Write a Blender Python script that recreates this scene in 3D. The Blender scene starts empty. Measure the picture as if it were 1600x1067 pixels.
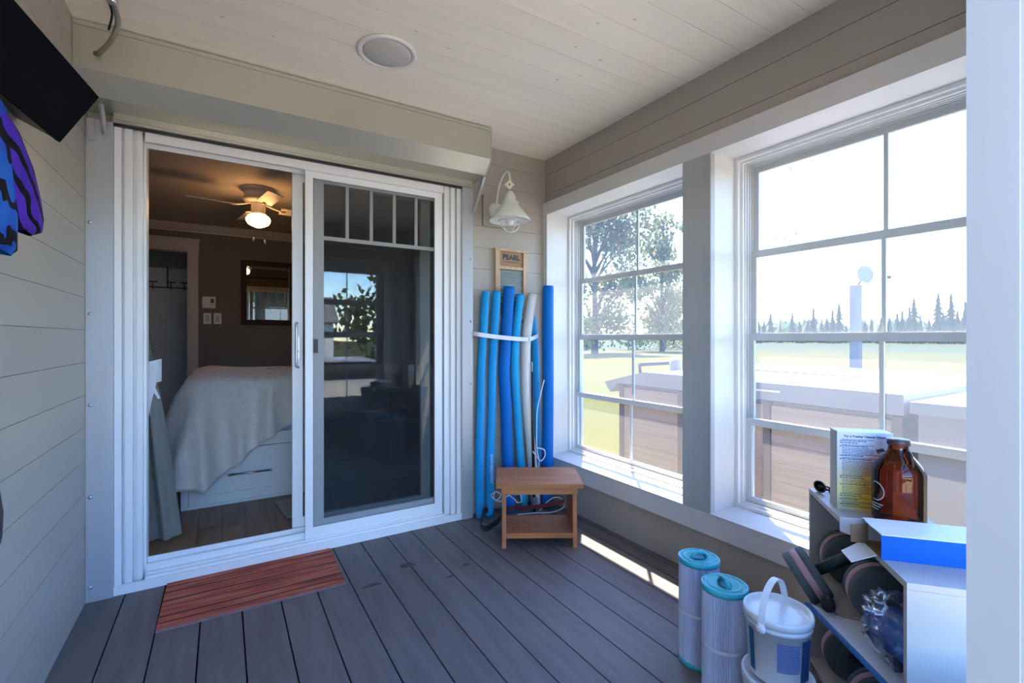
import bpy, bmesh, math, random
from mathutils import Vector, Matrix, Euler
random.seed(7)
SC = bpy.context.scene
COL = SC.collection
PI = math.pi

# ------------------------------------------------------------------ camera, sky, sun, exposure
CAM_H = 1.224
cd = bpy.data.cameras.new('camera'); cam = bpy.data.objects.new('camera', cd); COL.objects.link(cam)
cam.location = (0, 0, CAM_H)
cam.rotation_euler = (PI/2, 0, -math.radians(31.5))
cd.sensor_width = 36.0; cd.lens = 738/1600*36.0
cd.shift_y = -6/1600; cd.clip_start = 0.02; cd.clip_end = 1000
SC.camera = cam
SC.view_settings.view_transform = 'Standard'
SC.view_settings.look = 'None'
SC.view_settings.exposure = 2.2
SC.view_settings.gamma = 1.0
SC.view_settings.use_curve_mapping = False

world = bpy.data.worlds.new('world'); SC.world = world; world.use_nodes = True
wn = world.node_tree.nodes; wl = world.node_tree.links
wn.clear()
wo = wn.new('ShaderNodeOutputWorld'); wb = wn.new('ShaderNodeBackground'); sk = wn.new('ShaderNodeTexSky')
sk.sky_type = 'NISHITA'; sk.sun_disc = False; sk.sun_elevation = math.radians(55)
sk.sun_rotation = math.radians(41); sk.altitude = 20; sk.air_density = 1.0; sk.dust_density = 0.25; sk.ozone_density = 3.5
wb.inputs['Strength'].default_value = 0.47
whs = wn.new('ShaderNodeHueSaturation'); whs.inputs['Saturation'].default_value = 1.22; whs.inputs['Hue'].default_value = .508; wl.new(sk.outputs[0], whs.inputs['Color']); wl.new(whs.outputs[0], wb.inputs[0]); wl.new(wb.outputs[0], wo.inputs[0])

sd = bpy.data.lights.new('sun', 'SUN'); sun = bpy.data.objects.new('sun', sd); COL.objects.link(sun)
sun_dir = Vector((-.655, -.755, -1.867)).normalized()          # direction the light travels
sun.rotation_euler = sun_dir.to_track_quat('-Z', 'Y').to_euler()
sd.energy = 8.0; sd.angle = math.radians(0.6); sd.color = (1.0, .87, .68)

# ------------------------------------------------------------------ helpers
def lin(h):
    h = h.lstrip('#')
    out = []
    for i in (0, 2, 4):
        v = int(h[i:i+2], 16)/255
        out.append(v/12.92 if v <= .04045 else ((v+.055)/1.055)**2.4)
    return tuple(out)

def mat(name, col, rough=.6, metal=0.0, var=0.0, scale=6.0, stretch=(1, 1, 1), bump=0.0, bscale=None, col2=None, spec=.5, rnd=0.0, sheen=0.0, detail=4.0):
    m = bpy.data.materials.new(name); m.use_nodes = True
    nt = m.node_tree; b = nt.nodes['Principled BSDF']
    c = lin(col) if isinstance(col, str) else col
    b.inputs['Base Color'].default_value = (*c, 1)
    b.inputs['Roughness'].default_value = rough
    b.inputs['Metallic'].default_value = metal
    b.inputs['Specular IOR Level'].default_value = spec
    if sheen: b.inputs['Sheen Weight'].default_value = sheen
    if var or bump or col2 or rnd:
        tc = nt.nodes.new('ShaderNodeTexCoord'); mp = nt.nodes.new('ShaderNodeMapping')
        mp.inputs['Scale'].default_value = stretch
        nt.links.new(tc.outputs['Object'], mp.inputs[0])
        oi = nt.nodes.new('ShaderNodeObjectInfo')
        off = nt.nodes.new('ShaderNodeVectorMath'); off.operation = 'SCALE'; off.inputs['Scale'].default_value = 37.0
        cmb = nt.nodes.new('ShaderNodeCombineXYZ')
        for k in range(3): nt.links.new(oi.outputs['Random'], cmb.inputs[k])
        nt.links.new(cmb.outputs[0], off.inputs[0]); nt.links.new(off.outputs[0], mp.inputs['Location'])
        n = nt.nodes.new('ShaderNodeTexNoise'); n.inputs['Scale'].default_value = scale; n.inputs['Detail'].default_value = detail
        nt.links.new(mp.outputs[0], n.inputs['Vector'])
        if var or col2:
            r = nt.nodes.new('ShaderNodeValToRGB')
            c2 = (lin(col2) if isinstance(col2, str) else col2) if col2 else tuple(min(1, x*(1+var)) for x in c)
            c1 = c if col2 else tuple(x*(1-var) for x in c)
            r.color_ramp.elements[0].position = .32; r.color_ramp.elements[0].color = (*c1, 1)
            r.color_ramp.elements[1].position = .68; r.color_ramp.elements[1].color = (*c2, 1)
            nt.links.new(n.outputs['Fac'], r.inputs[0])
            src = r.outputs[0]
        else:
            rgb = nt.nodes.new('ShaderNodeRGB'); rgb.outputs[0].default_value = (*c, 1); src = rgb.outputs[0]
        if rnd:
            hs = nt.nodes.new('ShaderNodeHueSaturation'); mr = nt.nodes.new('ShaderNodeMapRange')
            mr.inputs['To Min'].default_value = 1-rnd; mr.inputs['To Max'].default_value = 1+rnd
            nt.links.new(oi.outputs['Random'], mr.inputs[0]); nt.links.new(mr.outputs[0], hs.inputs['Value'])
            nt.links.new(src, hs.inputs['Color']); src = hs.outputs[0]
        nt.links.new(src, b.inputs['Base Color'])
        if bump:
            n2 = n
            if bscale:
                n2 = nt.nodes.new('ShaderNodeTexNoise'); n2.inputs['Scale'].default_value = bscale; n2.inputs['Detail'].default_value = 3
                nt.links.new(mp.outputs[0], n2.inputs['Vector'])
            bp = nt.nodes.new('ShaderNodeBump'); bp.inputs['Strength'].default_value = bump; bp.inputs['Distance'].default_value = .01
            nt.links.new(n2.outputs['Fac'], bp.inputs['Height']); nt.links.new(bp.outputs[0], b.inputs['Normal'])
    return m

def mix_mat(name, a, b, fac):
    """Mix of two simple shaders given as callables nodes->socket."""
    m = bpy.data.materials.new(name); m.use_nodes = True
    nt = m.node_tree; nt.nodes.clear()
    o = nt.nodes.new('ShaderNodeOutputMaterial'); mx = nt.nodes.new('ShaderNodeMixShader')
    if callable(fac): nt.links.new(fac(nt), mx.inputs[0])
    else: mx.inputs[0].default_value = fac
    nt.links.new(a(nt), mx.inputs[1]); nt.links.new(b(nt), mx.inputs[2]); nt.links.new(mx.outputs[0], o.inputs[0])
    return m
def sh(kind, col, rough=None):
    def f(nt):
        n = nt.nodes.new('ShaderNodeBsdf'+kind); n.inputs['Color'].default_value = (*col, 1)
        if rough is not None: n.inputs['Roughness'].default_value = rough
        return n.outputs[0]
    return f
def sh_mix(a, b, fac):
    def f(nt):
        mx = nt.nodes.new('ShaderNodeMixShader')
        if callable(fac): nt.links.new(fac(nt), mx.inputs[0])
        else: mx.inputs[0].default_value = fac
        nt.links.new(a(nt), mx.inputs[1]); nt.links.new(b(nt), mx.inputs[2]); return mx.outputs[0]
    return f
def fresnel(ior, mul=1.0, add=0.0):
    def f(nt):
        fr = nt.nodes.new('ShaderNodeFresnel'); fr.inputs[0].default_value = ior
        ma = nt.nodes.new('ShaderNodeMath'); ma.operation = 'MULTIPLY_ADD'; ma.inputs[1].default_value = mul; ma.inputs[2].default_value = add
        nt.links.new(fr.outputs[0], ma.inputs[0]); return ma.outputs[0]
    return f

class MB:
    def __init__(s): s.bm = bmesh.new(); s.mi = 0
    def _faces(s, vs, fs, smooth=False):
        bv = [s.bm.verts.new(v) for v in vs]
        for f in fs:
            try:
                nf = s.bm.faces.new([bv[i] for i in f]); nf.material_index = s.mi; nf.smooth = smooth
            except ValueError: pass
        return s
    def box(s, x0, x1, y0, y1, z0, z1, M=None):
        vs = [Vector((x, y, z)) for z in (z0, z1) for y in (y0, y1) for x in (x0, x1)]
        if M is not None: vs = [M @ v for v in vs]
        return s._faces(vs, [(0, 2, 3, 1), (4, 5, 7, 6), (0, 1, 5, 4), (2, 6, 7, 3), (0, 4, 6, 2), (1, 3, 7, 5)])
    def prism(s, poly, h0, h1, axis='z', M=None):
        def p(a, b, h):
            v = {'z': (a, b, h), 'y': (a, h, b), 'x': (h, a, b)}[axis]
            return M @ Vector(v) if M is not None else Vector(v)
        n = len(poly)
        vs = [p(a, b, h0) for a, b in poly]+[p(a, b, h1) for a, b in poly]
        return s._faces(vs, [tuple(range(n))[::-1], tuple(range(n, 2*n))]+[(i, (i+1) % n, n+(i+1) % n, n+i) for i in range(n)])
    def lathe(s, prof, n=24, M=None, smooth=True, arc=2*PI, caps=True):
        full = arc > 6.28
        cols = n if full else n+1
        vs = []
        for r, z in prof:
            for k in range(cols):
                a = arc*k/n
                v = Vector((r*math.cos(a), r*math.sin(a), z)); vs.append(M @ v if M is not None else v)
        fs = []
        for j in range(len(prof)-1):
            for k in range(n):
                k2 = (k+1) % cols
                fs.append((j*cols+k, j*cols+k2, (j+1)*cols+k2, (j+1)*cols+k))
        if full and caps:
            if prof[0][0] > 1e-5: fs.append(tuple(range(n))[::-1])
            if prof[-1][0] > 1e-5: fs.append(tuple((len(prof)-1)*n+k for k in range(n)))
        return s._faces(vs, fs, smooth)
    def tube(s, pts, r, n=10, smooth=True, caps=True, flat=None):
        pts = [Vector(p) for p in pts]; m = len(pts)
        rs = r if isinstance(r, (list, tuple)) else [r]*m
        vs = []; prev = None
        for i, p in enumerate(pts):
            t = (pts[min(i+1, m-1)]-pts[max(i-1, 0)]).normalized()
            if prev is None:
                u = t.cross(Vector((0, 0, 1)))
                if u.length < .1: u = t.cross(Vector((0, 1, 0)))
                u.normalize()
            else:
                u = (prev-t*prev.dot(t)).normalized()
            prev = u; w = t.cross(u)
            for k in range(n):
                a = 2*PI*k/n
                vs.append(p+rs[i]*(u*math.cos(a)+(w*math.sin(a))*(flat if flat else 1)))
        fs = [(j*n+k, j*n+(k+1) % n, (j+1)*n+(k+1) % n, (j+1)*n+k) for j in range(m-1) for k in range(n)]
        if caps: fs += [tuple(range(n))[::-1], tuple((m-1)*n+k for k in range(n))]
        return s._faces(vs, fs, smooth)
    def grid(s, rows, smooth=True):
        nc = len(rows[0]); vs = [v for r in rows for v in r]
        fs = [(j*nc+k, j*nc+k+1, (j+1)*nc+k+1, (j+1)*nc+k) for j in range(len(rows)-1) for k in range(nc-1)]
        return s._faces(vs, fs, smooth)
    def bevel(s, w, seg=1):
        es = [e for e in s.bm.edges if len(e.link_faces) == 2 and e.calc_face_angle(0) > .7]
        bmesh.ops.bevel(s.bm, geom=es, offset=w, segments=seg, affect='EDGES', profile=.5)
        return s
    def mesh(s, name, mats):
        me = bpy.data.meshes.new(name)
        bmesh.ops.recalc_face_normals(s.bm, faces=s.bm.faces[:])
        s.bm.to_mesh(me); s.bm.free()
        for m in (mats if isinstance(mats, (list, tuple)) else [mats]): me.materials.append(m)
        return me
    def build(s, name, mats, parent=None, label=None, kind=None, loc=None, rot=None):
        return link(name, s.mesh(name, mats), parent, label, kind, loc, rot)
def link(name, me, parent=None, label=None, kind=None, loc=None, rot=None):
    o = bpy.data.objects.new(name, me); COL.objects.link(o)
    if parent is not None: o.parent = parent
    if label: o['label'] = label
    if kind: o['kind'] = kind
    if loc is not None: o.location = loc
    if rot is not None: o.rotation_euler = rot
    return o
def tag(o, label, cat, group=None):
    o['label'] = label; o['category'] = cat
    if group: o['group'] = group
    return o
def thing(name, label, cat, loc=(0, 0, 0), rz=0.0, group=None, rot=None):
    o = bpy.data.objects.new(name, None); COL.objects.link(o)
    o.empty_display_size = .05
    o.location = loc; o.rotation_euler = rot if rot is not None else (0, 0, rz)
    return tag(o, label, cat, group)
def struct(name, mb, mats, parent=None):
    return mb.build(name, mats, parent, kind=None if parent else 'structure')
def root(name):
    o = bpy.data.objects.new(name, None); COL.objects.link(o); o.empty_display_size = .05; o['kind'] = 'structure'; return o
def dup(r, loc, rz, label=None, group=None):
    def cp(o, p):
        c = o.copy(); COL.objects.link(c); c.parent = p
        for ch in [x for x in bpy.data.objects if x.parent == o]: cp(ch, c)
        return c
    c = cp(r, None); c.location = loc; c.rotation_euler = (0, 0, rz)
    if label: c['label'] = label
    if group: c['group'] = group
    return c
def text_mesh(txt, size, extrude=.0006, align='CENTER', bold=0.0):
    cu = bpy.data.curves.new('lettering', 'FONT'); cu.body = txt; cu.size = size; cu.extrude = extrude; cu.align_x = align; cu.offset = bold
    cu.resolution_u = 2
    o = bpy.data.objects.new('lettering', cu); COL.objects.link(o)
    dg = bpy.context.evaluated_depsgraph_get()
    me = bpy.data.meshes.new_from_object(o.evaluated_get(dg))
    bpy.data.objects.remove(o); bpy.data.curves.remove(cu)
    return me
def spline(pts, n=8):
    """Catmull-Rom through points."""
    P = [Vector(p) for p in pts]; out = []
    for i in range(len(P)-1):
        p0 = P[max(i-1, 0)]; p1 = P[i]; p2 = P[i+1]; p3 = P[min(i+2, len(P)-1)]
        for k in range(n):
            t = k/n
            out.append(.5*((2*p1)+(p2-p0)*t+(2*p0-5*p1+4*p2-p3)*t*t+(3*p1-p0-3*p2+p3)*t**3))
    out.append(P[-1]); return out

# ------------------------------------------------------------------ materials
M_SIDING = mat('grey_siding_paint', (.37, .335, .285), .5, var=.03, scale=2, bump=.05, bscale=60)
M_DARKGAP = mat('dark_gap', (.02, .02, .02), .9)
M_WHITE = mat('white_trim_paint', (.66, .65, .62), .45, var=.03, scale=3)
M_POST = mat('weathered_shaded_white_paint', (.46, .46, .45), .5, var=.10, scale=2.5, stretch=(3, 3, .4))  # weathered white; its grey also puts shade into the front door post
M_VINYL = mat('white_vinyl', (.80, .80, .79), .35)
M_SASH = mat('sash_vinyl', (.62, .63, .62), .4)
M_CEIL = mat('whitewashed_plank', (.86, .79, .66), .55, var=.035, scale=2.5, stretch=(.35, 6, 6), rnd=.025, bump=.05, bscale=14)
M_KNOT = mat('pine_knot', (.60, .50, .40), .6)
M_DECK = mat('composite_decking', (.145, .120, .112), .58, var=.16, scale=4, stretch=(6, .7, 4), rnd=.05, bump=.12, bscale=40, detail=8)
M_SHUT = mat('shutter_aluminium', (.50, .495, .415), .34, metal=.5)
M_RAIL = mat('rail_aluminium', (.47, .485, .50), .36, metal=.35, var=.03, scale=3, stretch=(8, 8, .3))
M_STEEL = mat('screw_steel', (.55, .56, .58), .3, metal=1)
M_BLACK = mat('black_plastic', (.012, .012, .014), .4)
M_BLACKM = mat('black_rubber', (.015, .015, .018), .7)
M_CAMEL = mat('white_enamel', (.72, .74, .68), .35)
M_TAG = mat('card_tag', (.72, .70, .55), .7)

def glass(name, tint=(.93, .96, .95), mul=1.0, ior=1.5, add=.01):
    return mix_mat(name, sh('Transparent', tint), sh('Glossy', (1, 1, 1), .01), fresnel(ior, mul, add))
M_GLASS = glass('door_glass', (.80, .84, .83), 1.6, 1.5, .03)
M_SCREEN = mix_mat('insect_mesh', sh('Transparent', (1, 1, 1)), sh('Diffuse', (.03, .032, .036)), .22)
# dusty vinyl window film: mostly clear, some of the daylight scattered by the dust
M_FILM = mix_mat('dusty_window_film', sh('Transparent', (.83, .84, .85)),
                 sh_mix(sh('Translucent', (.92, .92, .94)), sh('Diffuse', (.7, .7, .7)), .35), .055)

# ------------------------------------------------------------------ setting: porch shell
XL, XR, YB, ZC = -.54, 2.10, 2.943, 2.575
PITCH = .1493; Z0 = .066

def shared_boxes(parent, name, me, locs):
    for l in locs: link(name, me, parent, loc=l)

# deck floor: every board is a part
floor = struct('floor', MB().box(-.56, 2.14, -1.3, 3.02, -.10, -.04), M_DARKGAP)
dw = .157
me = MB().box(0, dw-.006, -1.3, 2.95, -.026, 0).bevel(.0035).mesh('deck_plank', M_DECK)
xs = [-.396+dw*k+.003 for k in range(0, 15)]
shared_boxes(floor, 'deck_plank', me, [(x, 0, 0) for x in xs])
MB().box(-.54, -.399, -1.3, 2.95, -.026, 0).bevel(.0035).build('deck_plank', M_DECK, floor)
MB().box(1.965, 2.053, -1.3, 2.95, -.026, 0).bevel(.0035).build('deck_plank', M_DECK, floor)
MB().box(2.059, 2.111, -1.3, 2.95, -.026, 0).bevel(.0035).build('deck_plank', M_DECK, floor)
M_STAIN = mat('deck_stain', (.075, .062, .05), .75, var=.3, scale=18)
# dark knots and water stains on the boards
sb = MB()
for (x, y, a, b) in ((.845, 2.46, .045, .03), (.63, 2.35, .05, .016), (.995, 2.23, .03, .01), (.70, 2.42, .012, .01), (1.12, 2.30, .02, .012)):
    n = 14; rr = [1+.25*random.uniform(-1, 1) for _ in range(n)]
    sb._faces([(x+a*rr[k]*math.cos(2*PI*k/n), y+b*rr[k]*math.sin(2*PI*k/n), .0006) for k in range(n)], [tuple(range(n))])
sb.build('stain', M_STAIN, floor, kind='stuff')

# left wall
wl_ = struct('wall_left', MB().box(-.70, -.556, -.9, YB+.2, -.1, ZC+.1), M_SIDING)
me = MB().box(-.556, XL, .14, YB, 0, PITCH-.0018).bevel(.0012).mesh('board', M_SIDING)
shared_boxes(wl_, 'board', me, [(0, 0, Z0+PITCH*k) for k in range(-1, 17)])

# right wall: sill-high wall, head beam, posts between the windows
def wpoly(mb, x0, x1, y0, y1, z0, z1): mb.box(x0, x1, y0, y1, z0, z1)
wr = MB()
X0, X1 = XR+.012, 2.42
W = [('window_1', 1.658, 2.897), ('window_2', .253, 1.4995)]
ZB, ZT = .345, 2.157
wpoly(wr, X0, X1, -.02, 3.06, -.2, ZB-.014)
wpoly(wr, X0, X1, -.02, 3.06, ZT+.014, ZC+.12)
wpoly(wr, X0, X1, W[0][2]+.014, 3.06, ZB-.014, ZT+.014)
wpoly(wr, X0, X1, W[1][2]+.014, W[0][1]-.014, ZB-.014, ZT+.014)
wpoly(wr, X0, X1, -.02, W[1][1]-.014, ZB-.014, ZT+.014)
wrr = struct('wall_right', wr, M_SIDING)
for (a, b) in ((2.2465, 2.303), (2.306, 2.452), (2.455, 2.575)):
    MB().box(XR, XR+.012, .14, YB, a, b).bevel(.002).build('board', M_SIDING, wrr)
MB().box(XR, XR+.012, .14, YB, 0, .2285).bevel(.002).build('board', M_SIDING, wrr)
# casing around both windows
def casing(i, mb, m=M_WHITE): return struct('trim_%d' % i, mb.bevel(.0025), m)
casing(1, MB().box(2.08, 2.112, .14, YB, 2.150, 2.2435))
casing(2, MB().box(2.08, 2.112, .14, YB, .232, .340))
casing(3, MB().box(2.08, 2.112, W[0][2]-.005, YB-.0005, .340, 2.150))
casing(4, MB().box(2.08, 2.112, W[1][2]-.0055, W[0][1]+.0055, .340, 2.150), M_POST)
casing(5, MB().box(2.08, 2.112, .14, W[1][1]+.005, .340, 2.150))
# sills
for i, (nm, y0, y1) in enumerate(W):
    casing(6+i, MB().box(2.074, 2.30, y0+.0006, y1-.0006, .3405, .345))

def make_window(nm, y0, y1):
    """Four stacked sliding panels in a deep white jamb."""
    r = root(nm)
    jb = MB()
    jb.box(2.095, 2.42, y1-.0005, y1+.0135, ZB-.01, ZT+.013); jb.box(2.095, 2.42, y0-.0135, y0+.0005, ZB-.01, ZT+.013)
    jb.box(2.095, 2.42, y0, y1, ZT, ZT+.0135); jb.box(2.301, 2.42, y0, y1, ZB-.0135, ZB)
    jb.bevel(.001).build('jamb', M_WHITE, r)
    f = MB()
    def ring(x0, x1, d, dz=None, db=None):
        dz = d if dz is None else dz; db = d if db is None else db
        f.box(x0, x1, y1-d, y1-.001, ZB+.001, ZT-.001); f.box(x0, x1, y0+.001, y0+d, ZB+.001, ZT-.001)
        f.box(x0, x1, y0+d, y1-d, ZT-dz, ZT-.001); f.box(x0, x1, y0+d, y1-d, ZB+.001, ZB+db)
    ring(2.285, 2.305, .020, .018, .018)
    ring(2.305, 2.318, .034, .030, .030)
    for k in range(4): ring(2.3185+.021*k, 2.3225+.021*k, .041, .036, .030)
    ring(2.395, 2.415, .030, .028, .028)
    f.build('frame', M_VINYL, r)
    fy0, fy1 = y0+.036, y1-.036
    rows = [(.376, .808), (.770, 1.244), (1.212, 1.676), (1.645, 2.122)]
    for k, (za, zb) in enumerate(rows):
        x = 2.332+.021*k
        s = MB()
        rl, sw = .036, .034
        s.box(x-.008, x+.008, fy0, fy0+sw, za, zb); s.box(x-.008, x+.008, fy1-sw, fy1, za, zb)
        s.box(x-.008, x+.008, fy0+sw, fy1-sw, za, za+(.028 if k == 0 else rl)); s.box(x-.008, x+.008, fy0+sw, fy1-sw, zb-rl, zb)
        so = s.bevel(.0015).build('sash', M_SASH, r)
        ym = (fy0+fy1)/2
        MB().box(x-.006, x+.006, ym-.0085, ym+.0085, za+.024, zb-.034).build('muntin', M_SASH, so)
        for a, b in ((fy0+sw-.004, ym-.0075), (ym+.0075, fy1-sw+.004)):
            MB().box(x-.0008, x+.0008, a, b, za+.02, zb-rl+.004).build('pane', M_FILM, so)
    return r
wins = [make_window(*w) for w in W]
# dead flies caught on the film
fl = MB()
for (u, y, z) in ((0, 1.27, 2.06), (0, 1.34, 1.74), (0, 1.325, 1.715), (0, 1.30, 1.712), (0, 1.245, 1.735), (0, 1.06, 2.09)):
    fl.lathe([(.0001, -.004), (.0028, -.002), (.003, .002), (.0001, .004)], 7, Matrix.Translation((2.392, y, z)))
fl.build('fly_specks', M_BLACKM, wins[1], kind='stuff')
fl = MB()
for (y, z) in ((2.19, 2.07), (2.16, 2.05), (2.20, 2.03), (2.00, 2.09), (1.86, 2.08)):
    fl.lathe([(.0001, -.004), (.0028, -.002), (.003, .002), (.0001, .004)], 7, Matrix.Translation((2.392, y, z)))
fl.build('fly_specks', M_BLACKM, wins[0], kind='stuff')

# house wall with the patio door opening
DX0, DX1, DZ = -.44, 1.373, 2.237
wbk = MB()
wbk.box(-.70, DX0, YB+.013, 3.06, -.1, ZC+.12); wbk.box(DX1, 2.425, YB+.013, 3.06, -.1, ZC+.12); wbk.box(DX0, DX1, YB+.013, 3.06, DZ, ZC+.12)
wb_ = struct('wall_back', wbk, M_SIDING)
lo = 0
for k in range(-1, 17):
    a = max(0, Z0+PITCH*k); b = min(ZC, Z0+PITCH*(k+1)-.0018)
    MB().box(DX1, XR, YB, YB+.013, a, b).bevel(.0012).build('board', M_SIDING, wb_)
    MB().box(XL, DX0, YB, YB+.013, a, b).bevel(.0012).build('board', M_SIDING, wb_)
for a, b in ((DZ, 2.303), (2.3061, 2.452), (2.455, ZC)): MB().box(DX0, DX1, YB, YB+.013, a, b).build('board', M_SIDING, wb_)

# front wall behind the camera: doorway plus one window
wf = MB()
wf.box(-.70, -.47, 0, .14, -.1, ZC+.12); wf.box(-.47, .715, 0, .14, 2.30, ZC+.12)
wf.box(.715, .86, 0, .14, -.1, ZC+.12); wf.box(1.70, 2.42, 0, .14, -.1, ZC+.12)
wf.box(.86, 1.70, 0, .14, -.1, .44); wf.box(.86, 1.70, 0, .14, 2.08, ZC+.12)
struct('wall_front', wf, M_SIDING)
# door jamb and casing at the camera's right hand
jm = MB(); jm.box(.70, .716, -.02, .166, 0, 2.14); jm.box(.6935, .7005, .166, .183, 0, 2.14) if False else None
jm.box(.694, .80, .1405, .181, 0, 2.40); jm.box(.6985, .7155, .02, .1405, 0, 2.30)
struct('trim_8', jm.bevel(.002), M_POST)  # shade on this post is put into the greyer paint colour
jm = MB(); jm.box(-.47, -.455, -.02, .14, 0, 2.30); jm.box(-.54, -.46, .1405, .16, 0, 2.40); jm.box(-.455, .70, .1405, .16, 2.30, 2.40)
struct('trim_9', jm, M_WHITE)
w3 = root('window_3')
f = MB(); ya, yb_ = .03, .11
f.box(.86, .90, ya, yb_, .44, 2.08); f.box(1.66, 1.70, ya, yb_, .44, 2.08); f.box(.90, 1.66, ya, yb_, .44, .48); f.box(.90, 1.66, ya, yb_, 2.04, 2.08)
f.box(.76, .858, .1405, .158, .34, 2.17); f.box(1.702, 1.79, .1405, .158, .34, 2.17); f.box(.858, 1.702, .1405, .158, 2.082, 2.17); f.box(.858, 1.702, .1405, .158, .34, .438)
f.build('frame', M_WHITE, w3)
for k in range(4):
    za = .48+.39*k
    s = MB(); s.box(.90, 1.66, .055, .075, za, za+.035); s.box(.90, 1.66, .055, .075, za+.355, za+.3895); s.box(.90, .93, .055, .075, za+.03, za+.36); s.box(1.63, 1.66, .055, .075, za+.03, za+.36)
    so = s.build('sash', M_SASH, w3)
    MB().box(1.273, 1.287, .058, .072, za+.03, za+.36).build('muntin', M_SASH, so)

# ceiling planks
ce = struct('ceiling', MB().box(-.70, 2.42, -.02, 3.06, ZC+.014, ZC+.12), M_DARKGAP)
me = MB().box(XL, XR, 0, .1515, ZC, ZC+.014).bevel(.003).mesh('plank', M_CEIL)
shared_boxes(ce, 'plank', me, [(0, 1.03+.153*k, 0) for k in range(-5, 12)])
MB().box(XL, XR, 1.03+.153*12, YB, ZC, ZC+.014).bevel(.003).build('plank', M_CEIL, ce)
MB().box(XL, XR, .14, 1.03-.153*5-.0015, ZC, ZC+.014).bevel(.003).build('plank', M_CEIL, ce)
kb = MB()
for _ in range(46):
    x = random.uniform(-.4, 2.0); y = 1.03+.153*random.randint(-4, 11)+random.uniform(.03, .12); a = random.uniform(.003, .008)
    kb._faces([(x+a*1.5*math.cos(2*PI*k/9), y+a*.7*math.sin(2*PI*k/9), ZC-.0004) for k in range(9)], [tuple(range(9))])
kb.build('knot', M_KNOT, ce, kind='stuff')
# roof with eave over the window side
rf = MB().box(-1.9, 2.64, -.10, 7.1, ZC+.121, ZC+.17); rf.box(2.43, 2.64, -.10, 7.1, 2.50, ZC+.121); rf.box(2.62, 2.645, -.10, 7.1, 2.42, ZC+.20)
struct('roof', rf, M_WHITE)

# ------------------------------------------------------------------ patio door
d1 = root('door_1')
fr = MB()
def step(xa, xb, yf): fr.box(xa, xb, yf, 3.06, .0, DZ)
step(-.44, -.413, 2.905); step(-.4125, -.402, 2.935); step(-.4015, -.372, 2.915); step(-.3715, -.357, 2.94); step(-.3565, -.335, 2.925); step(-.3345, -.325, 2.975)
step(1.345, 1.373, 2.905); step(1.334, 1.3445, 2.935); step(1.306, 1.3335, 2.915); step(1.290, 1.3055, 2.94); step(1.262, 1.2895, 2.925); step(1.253, 1.2615, 2.975)
fr.box(-.324, 1.2525, 2.912, 2.935, 2.185, DZ); fr.box(-.324, 1.2525, 2.9355, 3.06, 2.205, DZ); fr.box(-.324, 1.2525, 2.966, 2.974, 2.172, 2.2045)
fr.bevel(.0015).build('frame', M_VINYL, d1)
th = MB()
th.box(-.4405, 1.3735, 2.888, 2.9045, -.0, .043); th.box(-.324, 1.2525, 2.9045, 2.928, .0, .055); th.box(-.324, 1.2525, 2.928, 2.958, .0, .062)
th.box(-.324, 1.2525, 2.958, 2.968, .0, .095); th.box(-.324, 1.2525, 2.968, 3.06, .0, .085); th.box(-.324, 1.2525, 3.006, 3.014, .085, .112)
th.bevel(.002).build('threshold', M_VINYL, d1)
def panel(name, x0, x1, z0, z1, y, th_, sl, sr, rb, rt, m):
    p = MB()
    p.box(x0, x0+sl, y-th_/2, y+th_/2, z0, z1); p.box(x1-sr, x1, y-th_/2, y+th_/2, z0, z1)
    p.box(x0+sl, x1-sr, y-th_/2, y+th_/2, z0, z0+rb); p.box(x0+sl, x1-sr, y-th_/2, y+th_/2, z1-rt, z1)
    return p.bevel(.003).build(name, m, d1)
scr = panel('screen_panel', .405, 1.250, .063, 2.204, 2.943, .018, .042, .051, .062, .055, M_VINYL)
MB().box(.443, 1.203, 2.9425, 2.9435, .12, 2.155).build('insect_mesh', M_SCREEN, scr)
MB().box(.441, .447, 2.928, 2.937, 1.13, 1.20).build('latch', M_BLACK, scr) if False else None
MB().box(.449, .473, 2.930, 2.9415, 1.135, 1.215).bevel(.004).build('latch', M_BLACK, scr, label='small black latch')
fx = panel('fixed_panel', .455, 1.2525, .096, 2.19, 2.985, .030, .057, .02, .055, .05, M_VINYL)
MB().box(.511, 1.234, 2.984, 2.986, .148, 2.142).build('pane', M_GLASS, fx)
def muntin(x0, x1, z0, z1): MB().box(x0, x1, 2.977, 2.993, z0, z1).bevel(.002).build('muntin', M_VINYL, fx)
muntin(.511, 1.234, 1.805, 1.828)
for k in range(4):
    x = .648+.146*k; muntin(x-.009, x+.009, 1.8285, 2.142)
sl = panel('sliding_panel', .347, 1.198, .113, 2.19, 3.035, .034, .056, .064, .055, .05, M_VINYL)
MB().box(.402, 1.135, 3.034, 3.036, .165, 2.142).build('pane', M_GLASS, sl)
hd = MB()
hd.box(.362, .384, 3.008, 3.0185, 1.10, 1.23)
hd.tube(spline([(.373, 3.012, 1.31), (.365, 2.992, 1.30), (.365, 2.985, 1.25), (.365, 2.985, 1.10), (.365, 2.992, 1.06), (.380, 3.012, 1.05)], 5), .007, 8)
hd.build('handle', mat('handle_nickel', (.62, .64, .66), .35, metal=.7), sl, label='pale metal pull handle with lock plate')
MB().lathe([(.0001, 0), (.005, 0), (.005, .006)], 10, Matrix.Translation((.373, 3.007, 1.145)) @ Matrix.Rotation(PI/2, 4, 'X')).build('lock', M_BLACK, sl)

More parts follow.
